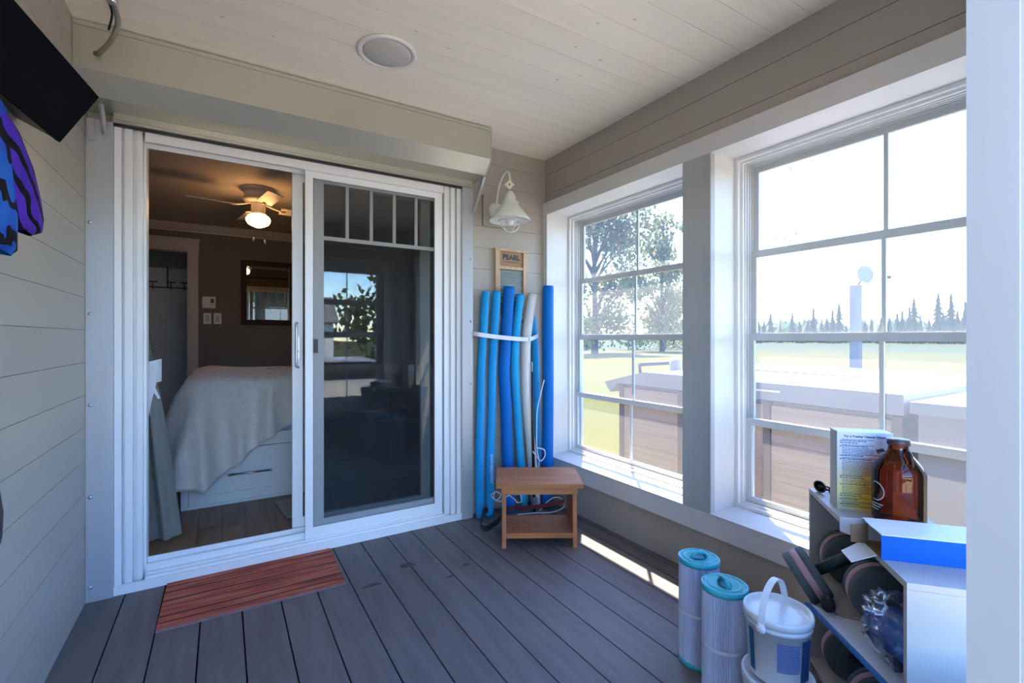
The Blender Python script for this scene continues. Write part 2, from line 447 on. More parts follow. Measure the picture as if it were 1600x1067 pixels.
# ------------------------------------------------------------------ bedroom shell
BZ = .10
M_BWALL = mat('taupe_wall_paint', (.165, .15, .14), .6, var=.02, scale=3)
M_BCEIL = mat('bedroom_ceiling_paint', (.62, .57, .52), .7)
M_BTRIM = mat('cream_trim_paint', (.62, .57, .52), .45)
M_BFLOOR = mat('oak_plank', (.20, .105, .055), .42, var=.28, scale=3, stretch=(9, .9, 6), rnd=.16, detail=7)
BX0, BX1, BY0, BY1, BZC = -1.7, 2.25, 3.06, 6.85, 2.58
bw = MB(); bw.box(BX0-.1, BX0, BY0, BY1, -.1, 2.69); struct('wall_bedroom_left', bw, M_BWALL)
bw = MB(); bw.box(BX1, BX1+.12, BY0, BY1, -.1, 2.69); struct('wall_bedroom_right', bw, M_BWALL)
bw = MB(); bw.box(-.345, BX1, BY1, BY1+.12, -.1, 2.69); bw.box(BX0, -1.2, BY1, BY1+.12, -.1, 2.69); bw.box(-1.2, -.345, BY1, BY1+.12, 2.265, 2.69)
struct('wall_bedroom_back', bw, M_BWALL)
bw = MB(); bw.box(BX0, DX0, 3.0602, 3.075, BZ, BZC); bw.box(DX1, BX1, 3.0602, 3.075, BZ, BZC); bw.box(DX0, DX1, 3.0602, 3.075, DZ, BZC)
struct('wall_bedroom_front', bw, M_BWALL)
bf = struct('floor_bedroom', MB().box(BX0, BX1, 3.06, 9.0, 0, BZ-.014), M_DARKGAP)
me = MB().box(0, .122, 0, 1.25, BZ-.014, BZ).bevel(.0012).mesh('plank', M_BFLOOR)
for i in range(-14, 18):
    off = random.uniform(-1.1, 0)
    y = 3.064
    xx = i*.1235
    if xx+.12 > BX1 or xx < BX0: continue
    first = 1.25+off
    MB().box(0, .122, 0, first-.001, BZ-.014, BZ).bevel(.0012).build('plank', M_BFLOOR, bf, loc=(xx, y, 0))
    y += first
    while y < (5.2 if xx > 0 else 7.6):
        link('plank', me, bf, loc=(xx, y+.001, 0)); y += 1.252
struct('ceiling_bedroom', MB().box(BX0, BX1, BY0, BY1, BZC, 2.695), M_BCEIL)
cr = MB()
prof = [(0, 0), (0, -.092), (.012, -.092), (.016, -.075), (.034, -.058), (.052, -.030), (.060, -.014), (.072, -.010), (.072, 0)]
cr.prism([(BY1-a, BZC+b) for a, b in prof], BX0, BX1, 'x')
struct('trim_10', cr, M_BTRIM)
cr = MB(); cr.prism([(BX0+a, BZC+b) for a, b in prof], BY0, BY1-.07, 'y'); cr.prism([(BX1-a, BZC+b) for a, b in prof], BY0, BY1-.07, 'y'); struct('trim_11', cr, M_BTRIM)
bb = MB(); bb.box(-.249, BX1, BY1-.015, BY1, BZ, .22); struct('baseboard_bedroom', bb, M_BTRIM)
# hall beyond the bedroom doorway
hw = MB(); hw.box(-1.9, .6, 7.66, 7.76, 0, 2.69); hw.box(-1.9, -1.8, 6.97, 7.66, 0, 2.69); hw.box(.1, .2, 6.97, 7.66, 0, 2.69); hw.box(-1.9, .6, 6.97, 7.66, 2.6, 2.69)
struct('wall_hall', hw, M_BWALL)
cs = MB(); cs.box(-.345, -.249, BY1-.02, BY1, BZ, 2.265); cs.box(-.322, -.272, BY1-.027, BY1-.02, BZ, 2.265); cs.box(-1.29, -1.2, BY1-.02, BY1, BZ, 2.265); cs.box(-1.29, -.243, BY1-.024, BY1, 2.2655, 2.385); cs.box(-1.30, -.233, BY1-.04, BY1, 2.385, 2.408)
cs.box(-.36, -.345, BY1-.01, BY1+.13, BZ, 2.265); cs.box(-1.2, -.36, BY1-.01, BY1+.13, 2.25, 2.265)
struct('trim_12', cs.bevel(.002), M_BTRIM)
# panelled door behind the doorway
M_BDOOR = mat('off_white_door_paint', (.50, .47, .44), .5)
d2 = MB().box(-1.16, -.36, 7.60, 7.635, BZ+.006, 2.13).bevel(.002).build('door_2', M_BDOOR, kind='structure')
for (xa, xb) in ((-1.06, -.81), (-.71, -.46)):
    for (za, zb) in ((.28, .88), (1.04, 1.72), (1.84, 2.02)):
        p = MB(); p.box(xa, xb, 7.592, 7.60, za, zb); p.box(xa+.04, xb-.04, 7.584, 7.592, za+.04, zb-.04); p.bevel(.004).build('panel', M_BDOOR, d2)
kn = MB().lathe([(.0001, -.07), (.02, -.066), (.028, -.052), (.02, -.036), (.01, -.03), (.01, 0), (.028, 0), (.028, .004)], 14, Matrix.Translation((-.79, 7.59, 1.06)) @ Matrix.Rotation(-PI/2, 4, 'X'))
kn.build('knob', M_BLACK, d2, label='dark round door knob')

# ------------------------------------------------------------------ roller shutter over the patio door
rs = thing('roller_shutter', 'long grey aluminium roller shutter box with side rails over the patio door', 'shutter')
MB().prism([(2.66, 2.548), (2.66, 2.371), (2.739, 2.289), (2.9425, 2.289), (2.9425, 2.548)], -.5385, 1.470, 'x').bevel(.003).build('housing', M_SHUT, rs)
MB().box(-.5385, 1.473, 2.655, 2.9425, 2.549, 2.568).bevel(.002).build('cover_lid', M_SHUT, rs)
MB().prism([(2.658, 2.547), (2.658, 2.370), (2.738, 2.287), (2.9425, 2.287), (2.9425, 2.547)], 1.4705, 1.476, 'x').build('end_cap', M_SHUT, rs)
lg = MB(); lg.box(-.44, 1.449, 2.882, 2.9425, 2.240, 2.288); lg.box(-.44, 1.449, 2.874, 2.882, 2.240, 2.247); lg.box(-.44, 1.449, 2.874, 2.882, 2.254, 2.262)
lg.bevel(.001).build('guide_head', M_SHUT, rs)
MB().box(-.44, 1.40, 2.89, 2.904, 2.2285, 2.2395).build('brush_seal', M_BLACK, rs, label='thin black seal strip')
for xa, xb, sx in ((-.5385, -.4415, -.522), (1.3745, 1.4535, 1.440)):
    r = MB(); r.box(xa, xb, 2.880, 2.888, .0, 2.239); r.box(xa, xa+.006, 2.888, 2.9425, 0, 2.239); r.box(xb-.006, xb, 2.888, 2.9425, 0, 2.239)
    ro = r.bevel(.0015).build('side_rail', M_RAIL, rs)
    for z in (.069, .486, .912, 1.335, 1.758):
        MB().lathe([(.0085, 0), (.0075, .004), (.0035, .006), (.0001, .0065)], 10, Matrix.Translation((sx, 2.880, z)) @ Matrix.Rotation(PI/2, 4, 'X')).build('screw', M_STEEL, ro)
def strut(a, b, w):
    s = MB(); d = (Vector(b)-Vector(a)); q = d.to_track_quat('Z', 'X'); M = Matrix.Translation(a) @ q.to_matrix().to_4x4()
    s.box(-w/2, w/2, -.004, .004, 0, d.length, M); s.box(-w/2, -w/2+.004, -.004, .016, 0, d.length, M)
    return s.bevel(.001)
strut((1.462, 2.752, 2.286), (1.444, 2.871, 2.085), .024).build('brace', M_RAIL, rs)
MB().box(1.430, 1.4535, 2.868, 2.8795, 2.06, 2.12).build('brace_foot', M_RAIL, rs)
strut((-.475, 2.80, 2.286), (-.472, 2.868, 2.175), .024).build('brace', M_RAIL, rs)
MB().box(-.530, -.503, 2.868, 2.8795, 2.135, 2.236).build('brace_foot', M_RAIL, rs)

# flexible conduit
fc = MB(); pts = spline([(-.462, 2.655, 2.44), (-.445, 2.62, 2.43), (-.40, 2.57, 2.47), (-.37, 2.52, 2.53), (-.375, 2.44, 2.568)], 24)
rr = [.0082+.0022*(i % 2) for i in range(len(pts))]
cdn = thing('flexible_conduit', 'ribbed metal conduit running from the plank ceiling into the shutter box', 'conduit')
fc.tube(pts, rr, 10); fc.build('hose', mat('galvanised_conduit', (.30, .28, .22), .4, metal=.6), cdn)
MB().lathe([(.018, 0), (.018, .012), (.013, .02)], 12, Matrix.Translation((-.375, 2.44, 2.575)) @ Matrix.Rotation(PI, 4, 'X')).build('connector', M_STEEL, cdn)
MB().tube(spline([(-.39, 2.46, 2.572), (-.385, 2.50, 2.545), (-.405, 2.555, 2.505)], 6), .004, 6).build('cable', M_BLACK, cdn)

# ceiling speaker
cs = thing('ceiling_speaker', 'round white speaker grille set flush in the plank ceiling', 'speaker', (.665, 2.215, ZC))
MB().lathe([(.138, -.0005), (.138, -.006), (.132, -.010), (.116, -.010), (.113, -.004)], 40).build('ring', mat('speaker_ring', (.72, .70, .65), .5), cs)
MB().lathe([(.113, -.0045), (.110, -.008), (.06, -.010), (.0001, -.0105)], 40).build('grille', mat('speaker_grille', (.52, .50, .45), .7, bump=.3, bscale=300), cs)

# ------------------------------------------------------------------ barn light on the back wall
bl = thing('barn_light', 'white enamel barn light with wire cage on a gooseneck arm', 'wall light', (1.65, 2.94, 2.01))
MB().box(-.096, .092, -.0, -.022, 0, .212).bevel(.003).build('mounting_board', M_SIDING, bl)
MB().lathe([(.058, 0), (.058, .012), (.05, .026), (.03, .034), (.0001, .036)], 24, Matrix.Translation((0, -.022, .112)) @ Matrix.Rotation(PI/2, 4, 'X')).build('canopy', M_CAMEL, bl)
MB().tube(spline([(-.01, -.045, .13), (-.008, -.06, .20), (-.004, -.085, .28), (.0, -.125, .33), (.0, -.17, .345), (.0, -.205, .325), (0, -.222, .27), (0, -.224, .22)], 7), .007, 10).build('arm', M_CAMEL, bl)
shp = [(.137, .0), (.139, -.003), (.1395, .003), (.10, .055), (.062, .103), (.060, .106), (.060, .128), (.040, .134), (.038, .138), (.037, .165), (.026, .185), (.014, .200), (.0001, .206)]
MB().lathe(shp, 36, Matrix.Translation((0, -.222, 0))).build('shade', [M_CAMEL], bl)
MB().lathe([(.135, .0), (.097, .053), (.058, .1), (.0001, .104)], 36, Matrix.Translation((0, -.222, -.0)), caps=False).build('shade_lining', mat('shade_lining', (.8, .8, .8), .3), bl)
MB().lathe([(.0001, -.03), (.022, -.022), (.029, -.0), (.022, .03), (.014, .06), (.014, .10)], 18, Matrix.Translation((0, -.222, 0))).build('bulb', mat('frosted_bulb', (.8, .8, .78), .2), bl)
cg = MB()
for a in (0, PI/2):
    cg.tube([Vector((.075*math.cos(t)*math.cos(a), -.222+.075*math.cos(t)*math.sin(a), -.005-.07*math.sin(t))) for t in [PI*k/16 for k in range(17)]], .0028, 6)
cg.tube([(.075*math.cos(t), -.222+.075*math.sin(t), -.003) for t in [2*PI*k/24 for k in range(25)]], .0028, 6)
cg.build('cage', M_CAMEL, bl)
tg = MB().box(-.024, .024, -.0006, .0006, -.024, .024, Matrix.Translation((-.018, -.245, .235)) @ Matrix.Rotation(-.5, 4, 'Z') @ Matrix.Rotation(PI/4, 4, 'Y')).build('paper_tag', M_TAG, bl, label='small square paper tag hung on its corner')
MB().box(-.004, .004, -.0012, -.0006, -.006, .006, Matrix.Translation((-.018, -.245, .235)) @ Matrix.Rotation(-.5, 4, 'Z')).build('tag_print', M_BLACK, tg)

# ------------------------------------------------------------------ washboard
M_PINE = mat('pine_frame', (.50, .33, .20), .6, var=.2, scale=5, stretch=(8, 8, .6), bump=.1)
M_PINEP = mat('pine_panel', (.30, .17, .085), .65, var=.15, scale=4, stretch=(1, 8, 8))
wbd = thing('washboard', 'old wooden washboard with ribbed glass hung above the pool noodles', 'washboard', (1.785, 2.938, 1.335))
MB().box(-.135, -.10, -.028, -.002, 0, .508).bevel(.003).build('side_post', M_PINE, wbd)
MB().box(.098, .133, -.028, -.002, 0, .508).bevel(.003).build('side_post', M_PINE, wbd)
MB().box(-.139, .137, -.031, -.001, .5085, .526).bevel(.004).build('top_rail', M_PINE, wbd)
pn = MB().box(-.0995, .0975, -.016, -.006, .402, .508).build('sign_panel', M_PINEP, wbd)
link('lettering', text_mesh('PEARL', .052, .0008, bold=.0022), pn, loc=(0, -.0172, .452), rot=(PI/2, 0, 0)).data.materials.append(M_BLACK)
tl_ = MB()
for k in range(13): tl_.box(-.062+.0095*k, -.056+.0095*k, -.0170, -.0162, .432, .440)
tl_.build('small_print', mat('faded_print', (.16, .08, .04), .8), pn, kind='stuff')
MB().box(-.0995, .0975, -.024, -.004, .382, .4015).bevel(.002).build('cross_rail', M_PINE, wbd)
rb = MB(); prf = [(-.008, .05)]
for k in range(16):
    z = .05+.0207*k; prf += [(-.008, z+.002), (-.015, z+.0075), (-.0155, z+.011), (-.009, z+.017)]
prf += [(-.008, .3815), (-.004, .3815), (-.004, .05)]
rb.prism(prf, -.0995, .0975, 'x'); rb.build('ribbed_glass', mat('ribbed_glass', (.20, .25, .215), .15, spec=.8), wbd)
MB().box(-.0995, .0975, -.024, -.004, .02, .0495).build('cross_rail', M_PINE, wbd)

# ------------------------------------------------------------------ pool noodles
def noodle_mat(n, c): return mat(n, c, .55, var=.05, scale=5, bump=.12, bscale=140, spec=.15)
N_L = noodle_mat('sky_blue_foam', (.015, .285, .60)); N_D = noodle_mat('royal_blue_foam', (.003, .135, .47)); N_C = noodle_mat('cyan_foam', (.02, .34, .62)); N_W = noodle_mat('white_foam', (.62, .60, .56))
M_HOLE = mat('foam_hole', (.01, .04, .12), .8)
def noodle(pts, r, m, label):
    p = spline([Vector(q) for q in pts], 8)
    o = thing('pool_noodle', label, 'pool noodle', (p[-1].x, p[-1].y, 0), group='pool noodles in the corner')
    L = Vector((p[-1].x, p[-1].y, 0))
    q = [v-L for v in p]
    MB().tube(q, [r*.93]+[r]*(len(q)-2)+[r*.95], 20).build('foam_tube', m, o)
    t = (q[0]-q[1]).normalized()
    M = Matrix.Translation(q[0]+t*.0006) @ t.to_track_quat('Z', 'X').to_matrix().to_4x4()
    MB().lathe([(r*.3, 0), (.0001, 0)], 14, M).build('core_hole', M_HOLE, o)
    return o
noodle([(1.555, 2.886, 1.542), (1.531, 2.878, 1.253), (1.51, 2.87, .998), (1.502, 2.863, .776), (1.488, 2.85, .345), (1.488, 2.841, .006)], .029, N_L, 'thin sky blue pool noodle standing next to the aluminium shutter rail')
n2 = noodle([(1.635, 2.874, 1.547), (1.616, 2.877, 1.24), (1.597, 2.87, .995), (1.588, 2.863, .77), (1.569, 2.851, .376), (1.558, 2.841, .006)], .030, N_L, 'sky blue pool noodle with a printed paper sticker low down')
noodle([(1.732, 2.864, 1.584), (1.708, 2.868, 1.24), (1.693, 2.87, .992), (1.698, 2.866, .85), (1.705, 2.86, .671), (1.712, 2.85, .325), (1.724, 2.84, .006)], .040, N_D, 'thick royal blue pool noodle in front of the washboard')
noodle([(1.834, 2.874, 1.538), (1.795, 2.877, 1.24), (1.782, 2.87, .988), (1.796, 2.861, .709), (1.821, 2.849, .31), (1.840, 2.84, .006)], .030, N_C, 'cyan pool noodle curving between the royal blue and the white ones')
noodle([(1.933, 2.868, 1.542), (1.872, 2.857, 1.217), (1.86, 2.845, .982), (1.862, 2.835, .752), (1.890, 2.825, .429), (1.93, 2.815, .006)], .035, N_W, 'white bowed pool noodle with a split in its side')
noodle([(1.957, 2.912, 1.385), (1.967, 2.911, 1.30), (1.985, 2.907, 1.094), (1.995, 2.902, .596), (1.998, 2.897, .28), (1.988, 2.893, .006)], .027, N_L, 'blue pool noodle half hidden behind the white one')
noodle([(2.022, 2.795, 1.600), (2.019, 2.793, 1.26), (2.016, 2.787, .879), (2.006, 2.782, .281), (2.000, 2.78, .006)], .040, N_D, 'thick royal blue pool noodle beside the window casing')
st = MB()
for k in range(4): st.box(-.012, .012, -.0014, 0, .26+.05*k, .295+.05*k)
s0 = MB().tube([(0, 0, .30), (.003, 0, .46)], .0308, 16, caps=False)
sk_ = MB()
for k in range(16):
    za = .235+.0125*k; w = random.uniform(.25, .7)
    sk_.lathe([(.0312, za), (.0312, za+.006)], 6, Matrix.Translation((.004, .0, 0)) @ Matrix.Rotation(-PI/2-.1-w*.4, 4, 'Z'), arc=w)
sk_.build('sticker', mat('sticker_print', (.55, .62, .68), .6), n2, label='faded white printed sticker')
ck = MB().tube([(1.828, 2.812, .86), (1.846, 2.806, .855), (1.868, 2.803, .858), (1.89, 2.812, .862)], .0016, 5)

# strap holding the noodles
def band(pts, w, th_, mb=None):
    mb = mb or MB(); p = [Vector(q) for q in pts]; up = Vector((0, 0, 1)); rows = []
    for i, v in enumerate(p):
        t = (p[min(i+1, len(p)-1)]-p[max(i-1, 0)]).normalized(); nrm = t.cross(up).normalized()
        rows.append([v+up*w/2+nrm*th_/2, v-up*w/2+nrm*th_/2, v-up*w/2-nrm*th_/2, v+up*w/2-nrm*th_/2, v+up*w/2+nrm*th_/2])
    mb.grid(rows, False); return mb
stp = thing('strap', 'white webbing strap tied around the bundle of pool noodles', 'strap')
band(spline([(1.456, 2.92, 1.252), (1.462, 2.86, 1.250), (1.50, 2.832, 1.242), (1.60, 2.825, 1.230), (1.70, 2.816, 1.221), (1.80, 2.812, 1.213), (1.87, 2.808, 1.214), (1.92, 2.825, 1.225), (1.975, 2.862, 1.237), (2.012, 2.91, 1.245)], 6), .029, .003).build('webbing', mat('white_webbing', (.70, .72, .76), .6, bump=.2, bscale=400), stp)
MB().box(1.862, 1.872, 2.800, 2.806, 1.196, 1.232).build('keeper', M_WHITE, stp)
# black pole with white cord
pl = thing('telescopic_pole', 'thin black pole with white cord standing among the noodles behind the stool', 'pole', (1.872, 2.755, 0))
MB().tube([(.012, .045, .98), (.008, .03, .62), (.0, 0, .0)], [.007, .010, .012], 10).build('shaft', M_BLACK, pl)
MB().tube([(.012, .045, .98), (.013, .047, 1.05)], [.0055, .006], 8).build('tip', mat('tip_grey', (.35, .36, .38), .4), pl)
c = MB(); c.tube(spline([(.10, .02, .92), (.06, .0, .84), (.02, -.01, .72), (.01, -.015, .60), (.012, -.015, .44), (.03, -.015, .36), (.02, -.012, .22)], 8), .004, 6)
c.tube(spline([(.012, -.016, .45), (.07, -.02, .43), (.078, -.02, .385), (.04, -.02, .355), (.0, -.018, .40), (-.025, -.015, .43)], 8), .004, 6)
c.build('cord', mat('white_cord', (.68, .70, .72), .6), pl, label='white cord looped around the pole')
MB().box(-.016, .016, -.016, .016, .04, .10).bevel(.004).build('clamp', mat('galvanised', (.45, .5, .55), .35, metal=.8), pl)
# looped harness strap on the floor
M_STRB = mat('black_webbing', (.012, .012, .014), .7); M_STRR = mat('red_webbing', (.16, .018, .022), .7)
hs = thing('harness_strap', 'black and dark red webbing loop lying on the deck by the stool', 'strap', (1.50, 2.69, 0))
def ribbon(pts, w, th_, m, name):
    band(spline(pts, 8), w, th_).build(name, m, hs)
ribbon([(.02, .10, .065), (-.03, .06, .085), (-.085, -.015, .075), (-.115, -.055, .04), (-.08, -.07, .022), (-.02, -.04, .022), (.05, .0, .028), (.10, .05, .04)], .036, .004, M_STRB, 'webbing')
ribbon([(-.075, -.062, .018), (-.02, -.036, .019), (.05, .004, .03), (.16, .06, .06), (.34, .01, .055), (.46, -.02, .06), (.54, -.06, .08)], .026, .0035, M_STRR, 'webbing')
cw = thing('coiled_cord', 'tangle of thin white cord on the deck behind the stool', 'cord', (1.56, 2.74, 0))
c = MB()
c.tube(spline([(-.01, 0, .20), (-.03, .02, .17), (.0, .0, .14), (.03, 0, .17), (.0, .02, .19), (-.02, 0, .15), (.03, -.01, .13), (.10, .01, .15), (.17, .01, .09)], 8), .004, 6)
c.tube(spline([(.17, .01, .09), (.19, -.01, .10), (.18, .0, .15), (.14, .02, .16)], 8), .004, 6)
c.tube(spline([(.32, -.04, .02), (.38, -.03, .06), (.45, -.03, .085), (.50, -.05, .075), (.49, -.09, .03), (.40, -.08, .008), (.30, -.03, .006), (.17, .01, .008)], 8), .004, 6)
c.build('cord', mat('white_cord_two', (.62, .62, .6), .6), cw)

# ------------------------------------------------------------------ step stool
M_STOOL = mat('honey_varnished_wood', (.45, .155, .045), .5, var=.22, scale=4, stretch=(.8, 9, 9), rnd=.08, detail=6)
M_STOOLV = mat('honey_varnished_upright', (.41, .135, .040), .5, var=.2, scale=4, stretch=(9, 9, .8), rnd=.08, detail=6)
ss = thing('step_stool', 'honey coloured wooden step stool with a lower shelf', 'stool', (1.572, 2.257, 0), math.radians(-30.6))
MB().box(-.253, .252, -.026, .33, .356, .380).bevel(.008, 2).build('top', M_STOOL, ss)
for s in (-1, 1):
    x0 = .207*s
    p = [(.0, 0), (.022, 0), (.06, .05), (.24, .05), (.272, 0), (.295, 0), (.287, .08), (.27, .30), (.27, .3555), (.02, .3555), (.02, .30), (.006, .10)]
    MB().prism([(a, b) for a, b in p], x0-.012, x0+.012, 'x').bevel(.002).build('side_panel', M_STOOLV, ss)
MB().box(-.222, .222, .000, .0185, .312, .3555).bevel(.002).build('apron', M_STOOL, ss)
MB().box(-.222, .222, .2715, .288, .312, .3555).bevel(.002).build('apron', M_STOOL, ss)
MB().box(-.1945, .1945, .004, .284, .056, .086).bevel(.003).build('shelf', M_STOOL, ss)

# ------------------------------------------------------------------ doormat (a printed mat: the planks on it are a picture)
def mat_planks():
    m = bpy.data.materials.new('printed_plank_mat'); m.use_nodes = True; nt = m.node_tree; b = nt.nodes['Principled BSDF']; b.inputs['Roughness'].default_value = .8
    tc = nt.nodes.new('ShaderNodeTexCoord'); mp = nt.nodes.new('ShaderNodeMapping'); mp.inputs['Scale'].default_value = (1.2, 11, 1); nt.links.new(tc.outputs['Object'], mp.inputs[0])
    n = nt.nodes.new('ShaderNodeTexNoise'); n.inputs['Scale'].default_value = 3.0; n.inputs['Detail'].default_value = 8; nt.links.new(mp.outputs[0], n.inputs['Vector'])
    r = nt.nodes.new('ShaderNodeValToRGB'); e = r.color_ramp.elements
    e[0].position = .30; e[0].color = (.20, .042, .026, 1); e[1].position = .74; e[1].color = (.46, .27, .24, 1)
    x = e.new(.5); x.color = (.46, .088, .044, 1)
    x = e.new(.62); x.color = (.50, .14, .075, 1)
    nt.links.new(n.outputs['Fac'], r.inputs[0])
    sx = nt.nodes.new('ShaderNodeSeparateXYZ'); nt.links.new(tc.outputs['Object'], sx.inputs[0])
    acc = None
    for y, w in ((.062, .004), (.118, .005), (.205, .003), (.262, .005), (.345, .004), (.405, .004)):
        d = nt.nodes.new('ShaderNodeMath'); d.operation = 'SUBTRACT'; d.inputs[1].default_value = y; nt.links.new(sx.outputs['Y'], d.inputs[0])
        a = nt.nodes.new('ShaderNodeMath'); a.operation = 'ABSOLUTE'; nt.links.new(d.outputs[0], a.inputs[0])
        l = nt.nodes.new('ShaderNodeMath'); l.operation = 'LESS_THAN'; l.inputs[1].default_value = w; nt.links.new(a.outputs[0], l.inputs[0])
        if acc is None: acc = l
        else:
            s = nt.nodes.new('ShaderNodeMath'); s.operation = 'MAXIMUM'; nt.links.new(acc.outputs[0], s.inputs[0]); nt.links.new(l.outputs[0], s.inputs[1]); acc = s
    mx = nt.nodes.new('ShaderNodeMix'); mx.data_type = 'RGBA'; nt.links.new(acc.outputs[0], mx.inputs[0]); nt.links.new(r.outputs[0], mx.inputs[6]); mx.inputs[7].default_value = (.035, .012, .010, 1)
    nt.links.new(mx.outputs[2], b.inputs['Base Color']); return m
dm = thing('doormat', 'red doormat printed like weathered planks below the patio door', 'doormat', (-.238, 2.436, 0), math.radians(-.6))
MB().box(0, .762, .018, .452, .0005, .007).bevel(.002).build('mat_top', mat_planks(), dm)
MB().box(0, .762, 0, .0179, .0005, .005).bevel(.001).build('edge_strip', mat('mat_edge', (.27, .15, .15), .8, var=.2, scale=6, stretch=(2, 20, 2)), dm)

# ------------------------------------------------------------------ filter cartridges
M_PLEAT = mat('pleated_filter_paper', (.50, .53, .66), .7, var=.13, scale=7, stretch=(6, 6, .5))
M_TEAL = mat('teal_plastic', (.035, .40, .47), .38)
M_BAND = mat('filter_band', (.60, .62, .66), .6)
def filter_cart(loc, rz, label, h=.392, R=.0735):
    o = thing('filter_cartridge', label, 'filter', loc, rz, 'spa filter cartridges on the deck')
    n = 120; vs = []
    for z in (.012, h-.014):
        for k in range(n):
            r = R*.985 if k % 2 else R*.925
            vs.append((r*math.cos(2*PI*k/n), r*math.sin(2*PI*k/n), z))
    m = MB(); m._faces(vs, [(k, (k+1) % n, n+(k+1) % n, n+k) for k in range(n)]); m.build('pleats', M_PLEAT, o)
    MB().lathe([(R*1.0, h*.5-.006), (R*1.008, h*.5-.004), (R*1.008, h*.5+.004), (R*1.0, h*.5+.006)], 48, caps=False).build('band', M_BAND, o)
    MB().lathe([(R*.9, 0), (R*1.01, 0), (R*1.01, .016), (R*.9, .016)], 48).build('bottom_cap', M_TEAL, o)
    cap = MB().lathe([(R*.9, h-.018), (R*1.015, h-.018), (R*1.025, h-.012), (R*1.015, h-.002), (R*.98, h), (R*.80, h), (R*.785, h-.003), (R*.765, h-.003), (R*.75, h), (R*.62, h), (R*.40, h-.004), (.0001, h-.004)], 48).build('top_cap', M_TEAL, o)
    # cup-shaped grip
    gr = MB()
    gr.tube([(-.030, 0, h-.006), (-.026, 0, h+.010), (-.012, 0, h+.017), (.012, 0, h+.017), (.026, 0, h+.010), (.030, 0, h-.006)], .0085, 10, flat=.7)
    gr.build('grip', M_TEAL, cap)
    MB().lathe([(.0001, h-.0035), (.030, h-.0025), (.033, h+.0004)], 24, Matrix.Diagonal((1.0, .62, 1, 1)), caps=False).build('recess', mat('teal_recess', (.012, .22, .30), .45), cap)
    dk = MB()
    for a in (.5, 1.1, 3.6, 4.3, 5.4): dk.lathe([(.0030, 0), (.0001, 0)], 8, Matrix.Translation((R*.89*math.cos(a), R*.89*math.sin(a), h+.0004)))
    dk.build('holes', M_BLACK, cap, kind='stuff')
    return o
f1 = filter_cart((1.545, 1.161, 0), math.radians(-18), 'pleated filter cartridge with teal cap closer to the window wall')
f2 = dup(f1, (1.450, .988, 0), math.radians(58), 'pleated filter cartridge with teal cap touching the bucket side')

# ------------------------------------------------------------------ buckets
M_BUCK = mat('white_bucket_plastic', (.72, .74, .76), .35)
M_PRINT = mat('blue_label_print', (.12, .19, .42), .6)
M_NAVY = mat('navy_label', (.02, .06, .16), .5)
def bucket(loc, rz, label, h, R, pail_handle=True):
    o = thing('bucket', label, 'bucket', loc, rz, 'stacked white plastic buckets')
    MB().lathe([(.0001, 0), (R*.82, 0), (R*.835, .004), (R*.93, h*.80), (R*.96, h*.80), (R*.965, h*.86), (R*.945, h*.865), (R*.945, h*.9)], 44).build('body', M_BUCK, o)
    MB().lathe([(R*.96, h*.885), (R*1.0, h*.89), (R*1.005, h*.975), (R*.985, h), (R*.93, h), (R*.905, h-.012), (R*.6, h-.014), (.0001, h-.013)], 44).build('lid', M_BUCK, o)
    if pail_handle:
        hb = MB()
        pts = [Vector((R*1.0*math.cos(t), .012, h*.86+.105*math.sin(t))) for t in [PI*k/20 for k in range(21)]]
        rows = []
        for p in pts:
            n = Vector((p.x, 0, p.z-h*.86+.001)).normalized()
            rows.append([p+Vector((0, -.009, 0))+n*.002, p+Vector((0, .009, 0))+n*.002, p+Vector((0, .009, 0))-n*.002, p+Vector((0, -.009, 0))-n*.002, p+Vector((0, -.009, 0))+n*.002])
        hb.grid(rows, False)
        for s in (-1, 1): hb.lathe([(.014, 0), (.014, .006), (.006, .010), (.0001, .010)], 14, Matrix.Translation((s*R*.985, .012, h*.85)) @ Matrix.Rotation(s*PI/2, 4, 'Y'))
        hb.build('handle', M_BUCK, o)
    return o
LOWB, UPB = .235, .187
b2 = bucket((1.400, .780, 0), 0, 'lower white plastic bucket standing on the deck', LOWB, .098, False)
b1 = bucket((1.403, .782, LOWB+.0005), math.radians(10), 'upper white plastic bucket with a bail handle and blue printed label', UPB, .0925)
def wrap_label(o, R0, R1, z0, z1, a0, a1, m, name, lab=None, rows=0):
    mb = MB()
    if not rows: mb.lathe([(R0, z0), (R1, z1)], 16, Matrix.Rotation(a0, 4, 'Z'), arc=a1-a0)
    else:
        for k in range(rows):
            t0 = k/rows; t1 = (k+.72)/rows
            e = a1-(a1-a0)*random.choice((0, 0, 0, .05, .3))
            for (qa, qb) in ((a0, e),):
                mb.lathe([(R0+(R1-R0)*t0, z0+(z1-z0)*t0), (R0+(R1-R0)*t1, z0+(z1-z0)*t1)], 12, Matrix.Rotation(qa, 4, 'Z'), arc=qb-qa)
    return mb.build(name, m, o, lab, kind='stuff' if rows else None)
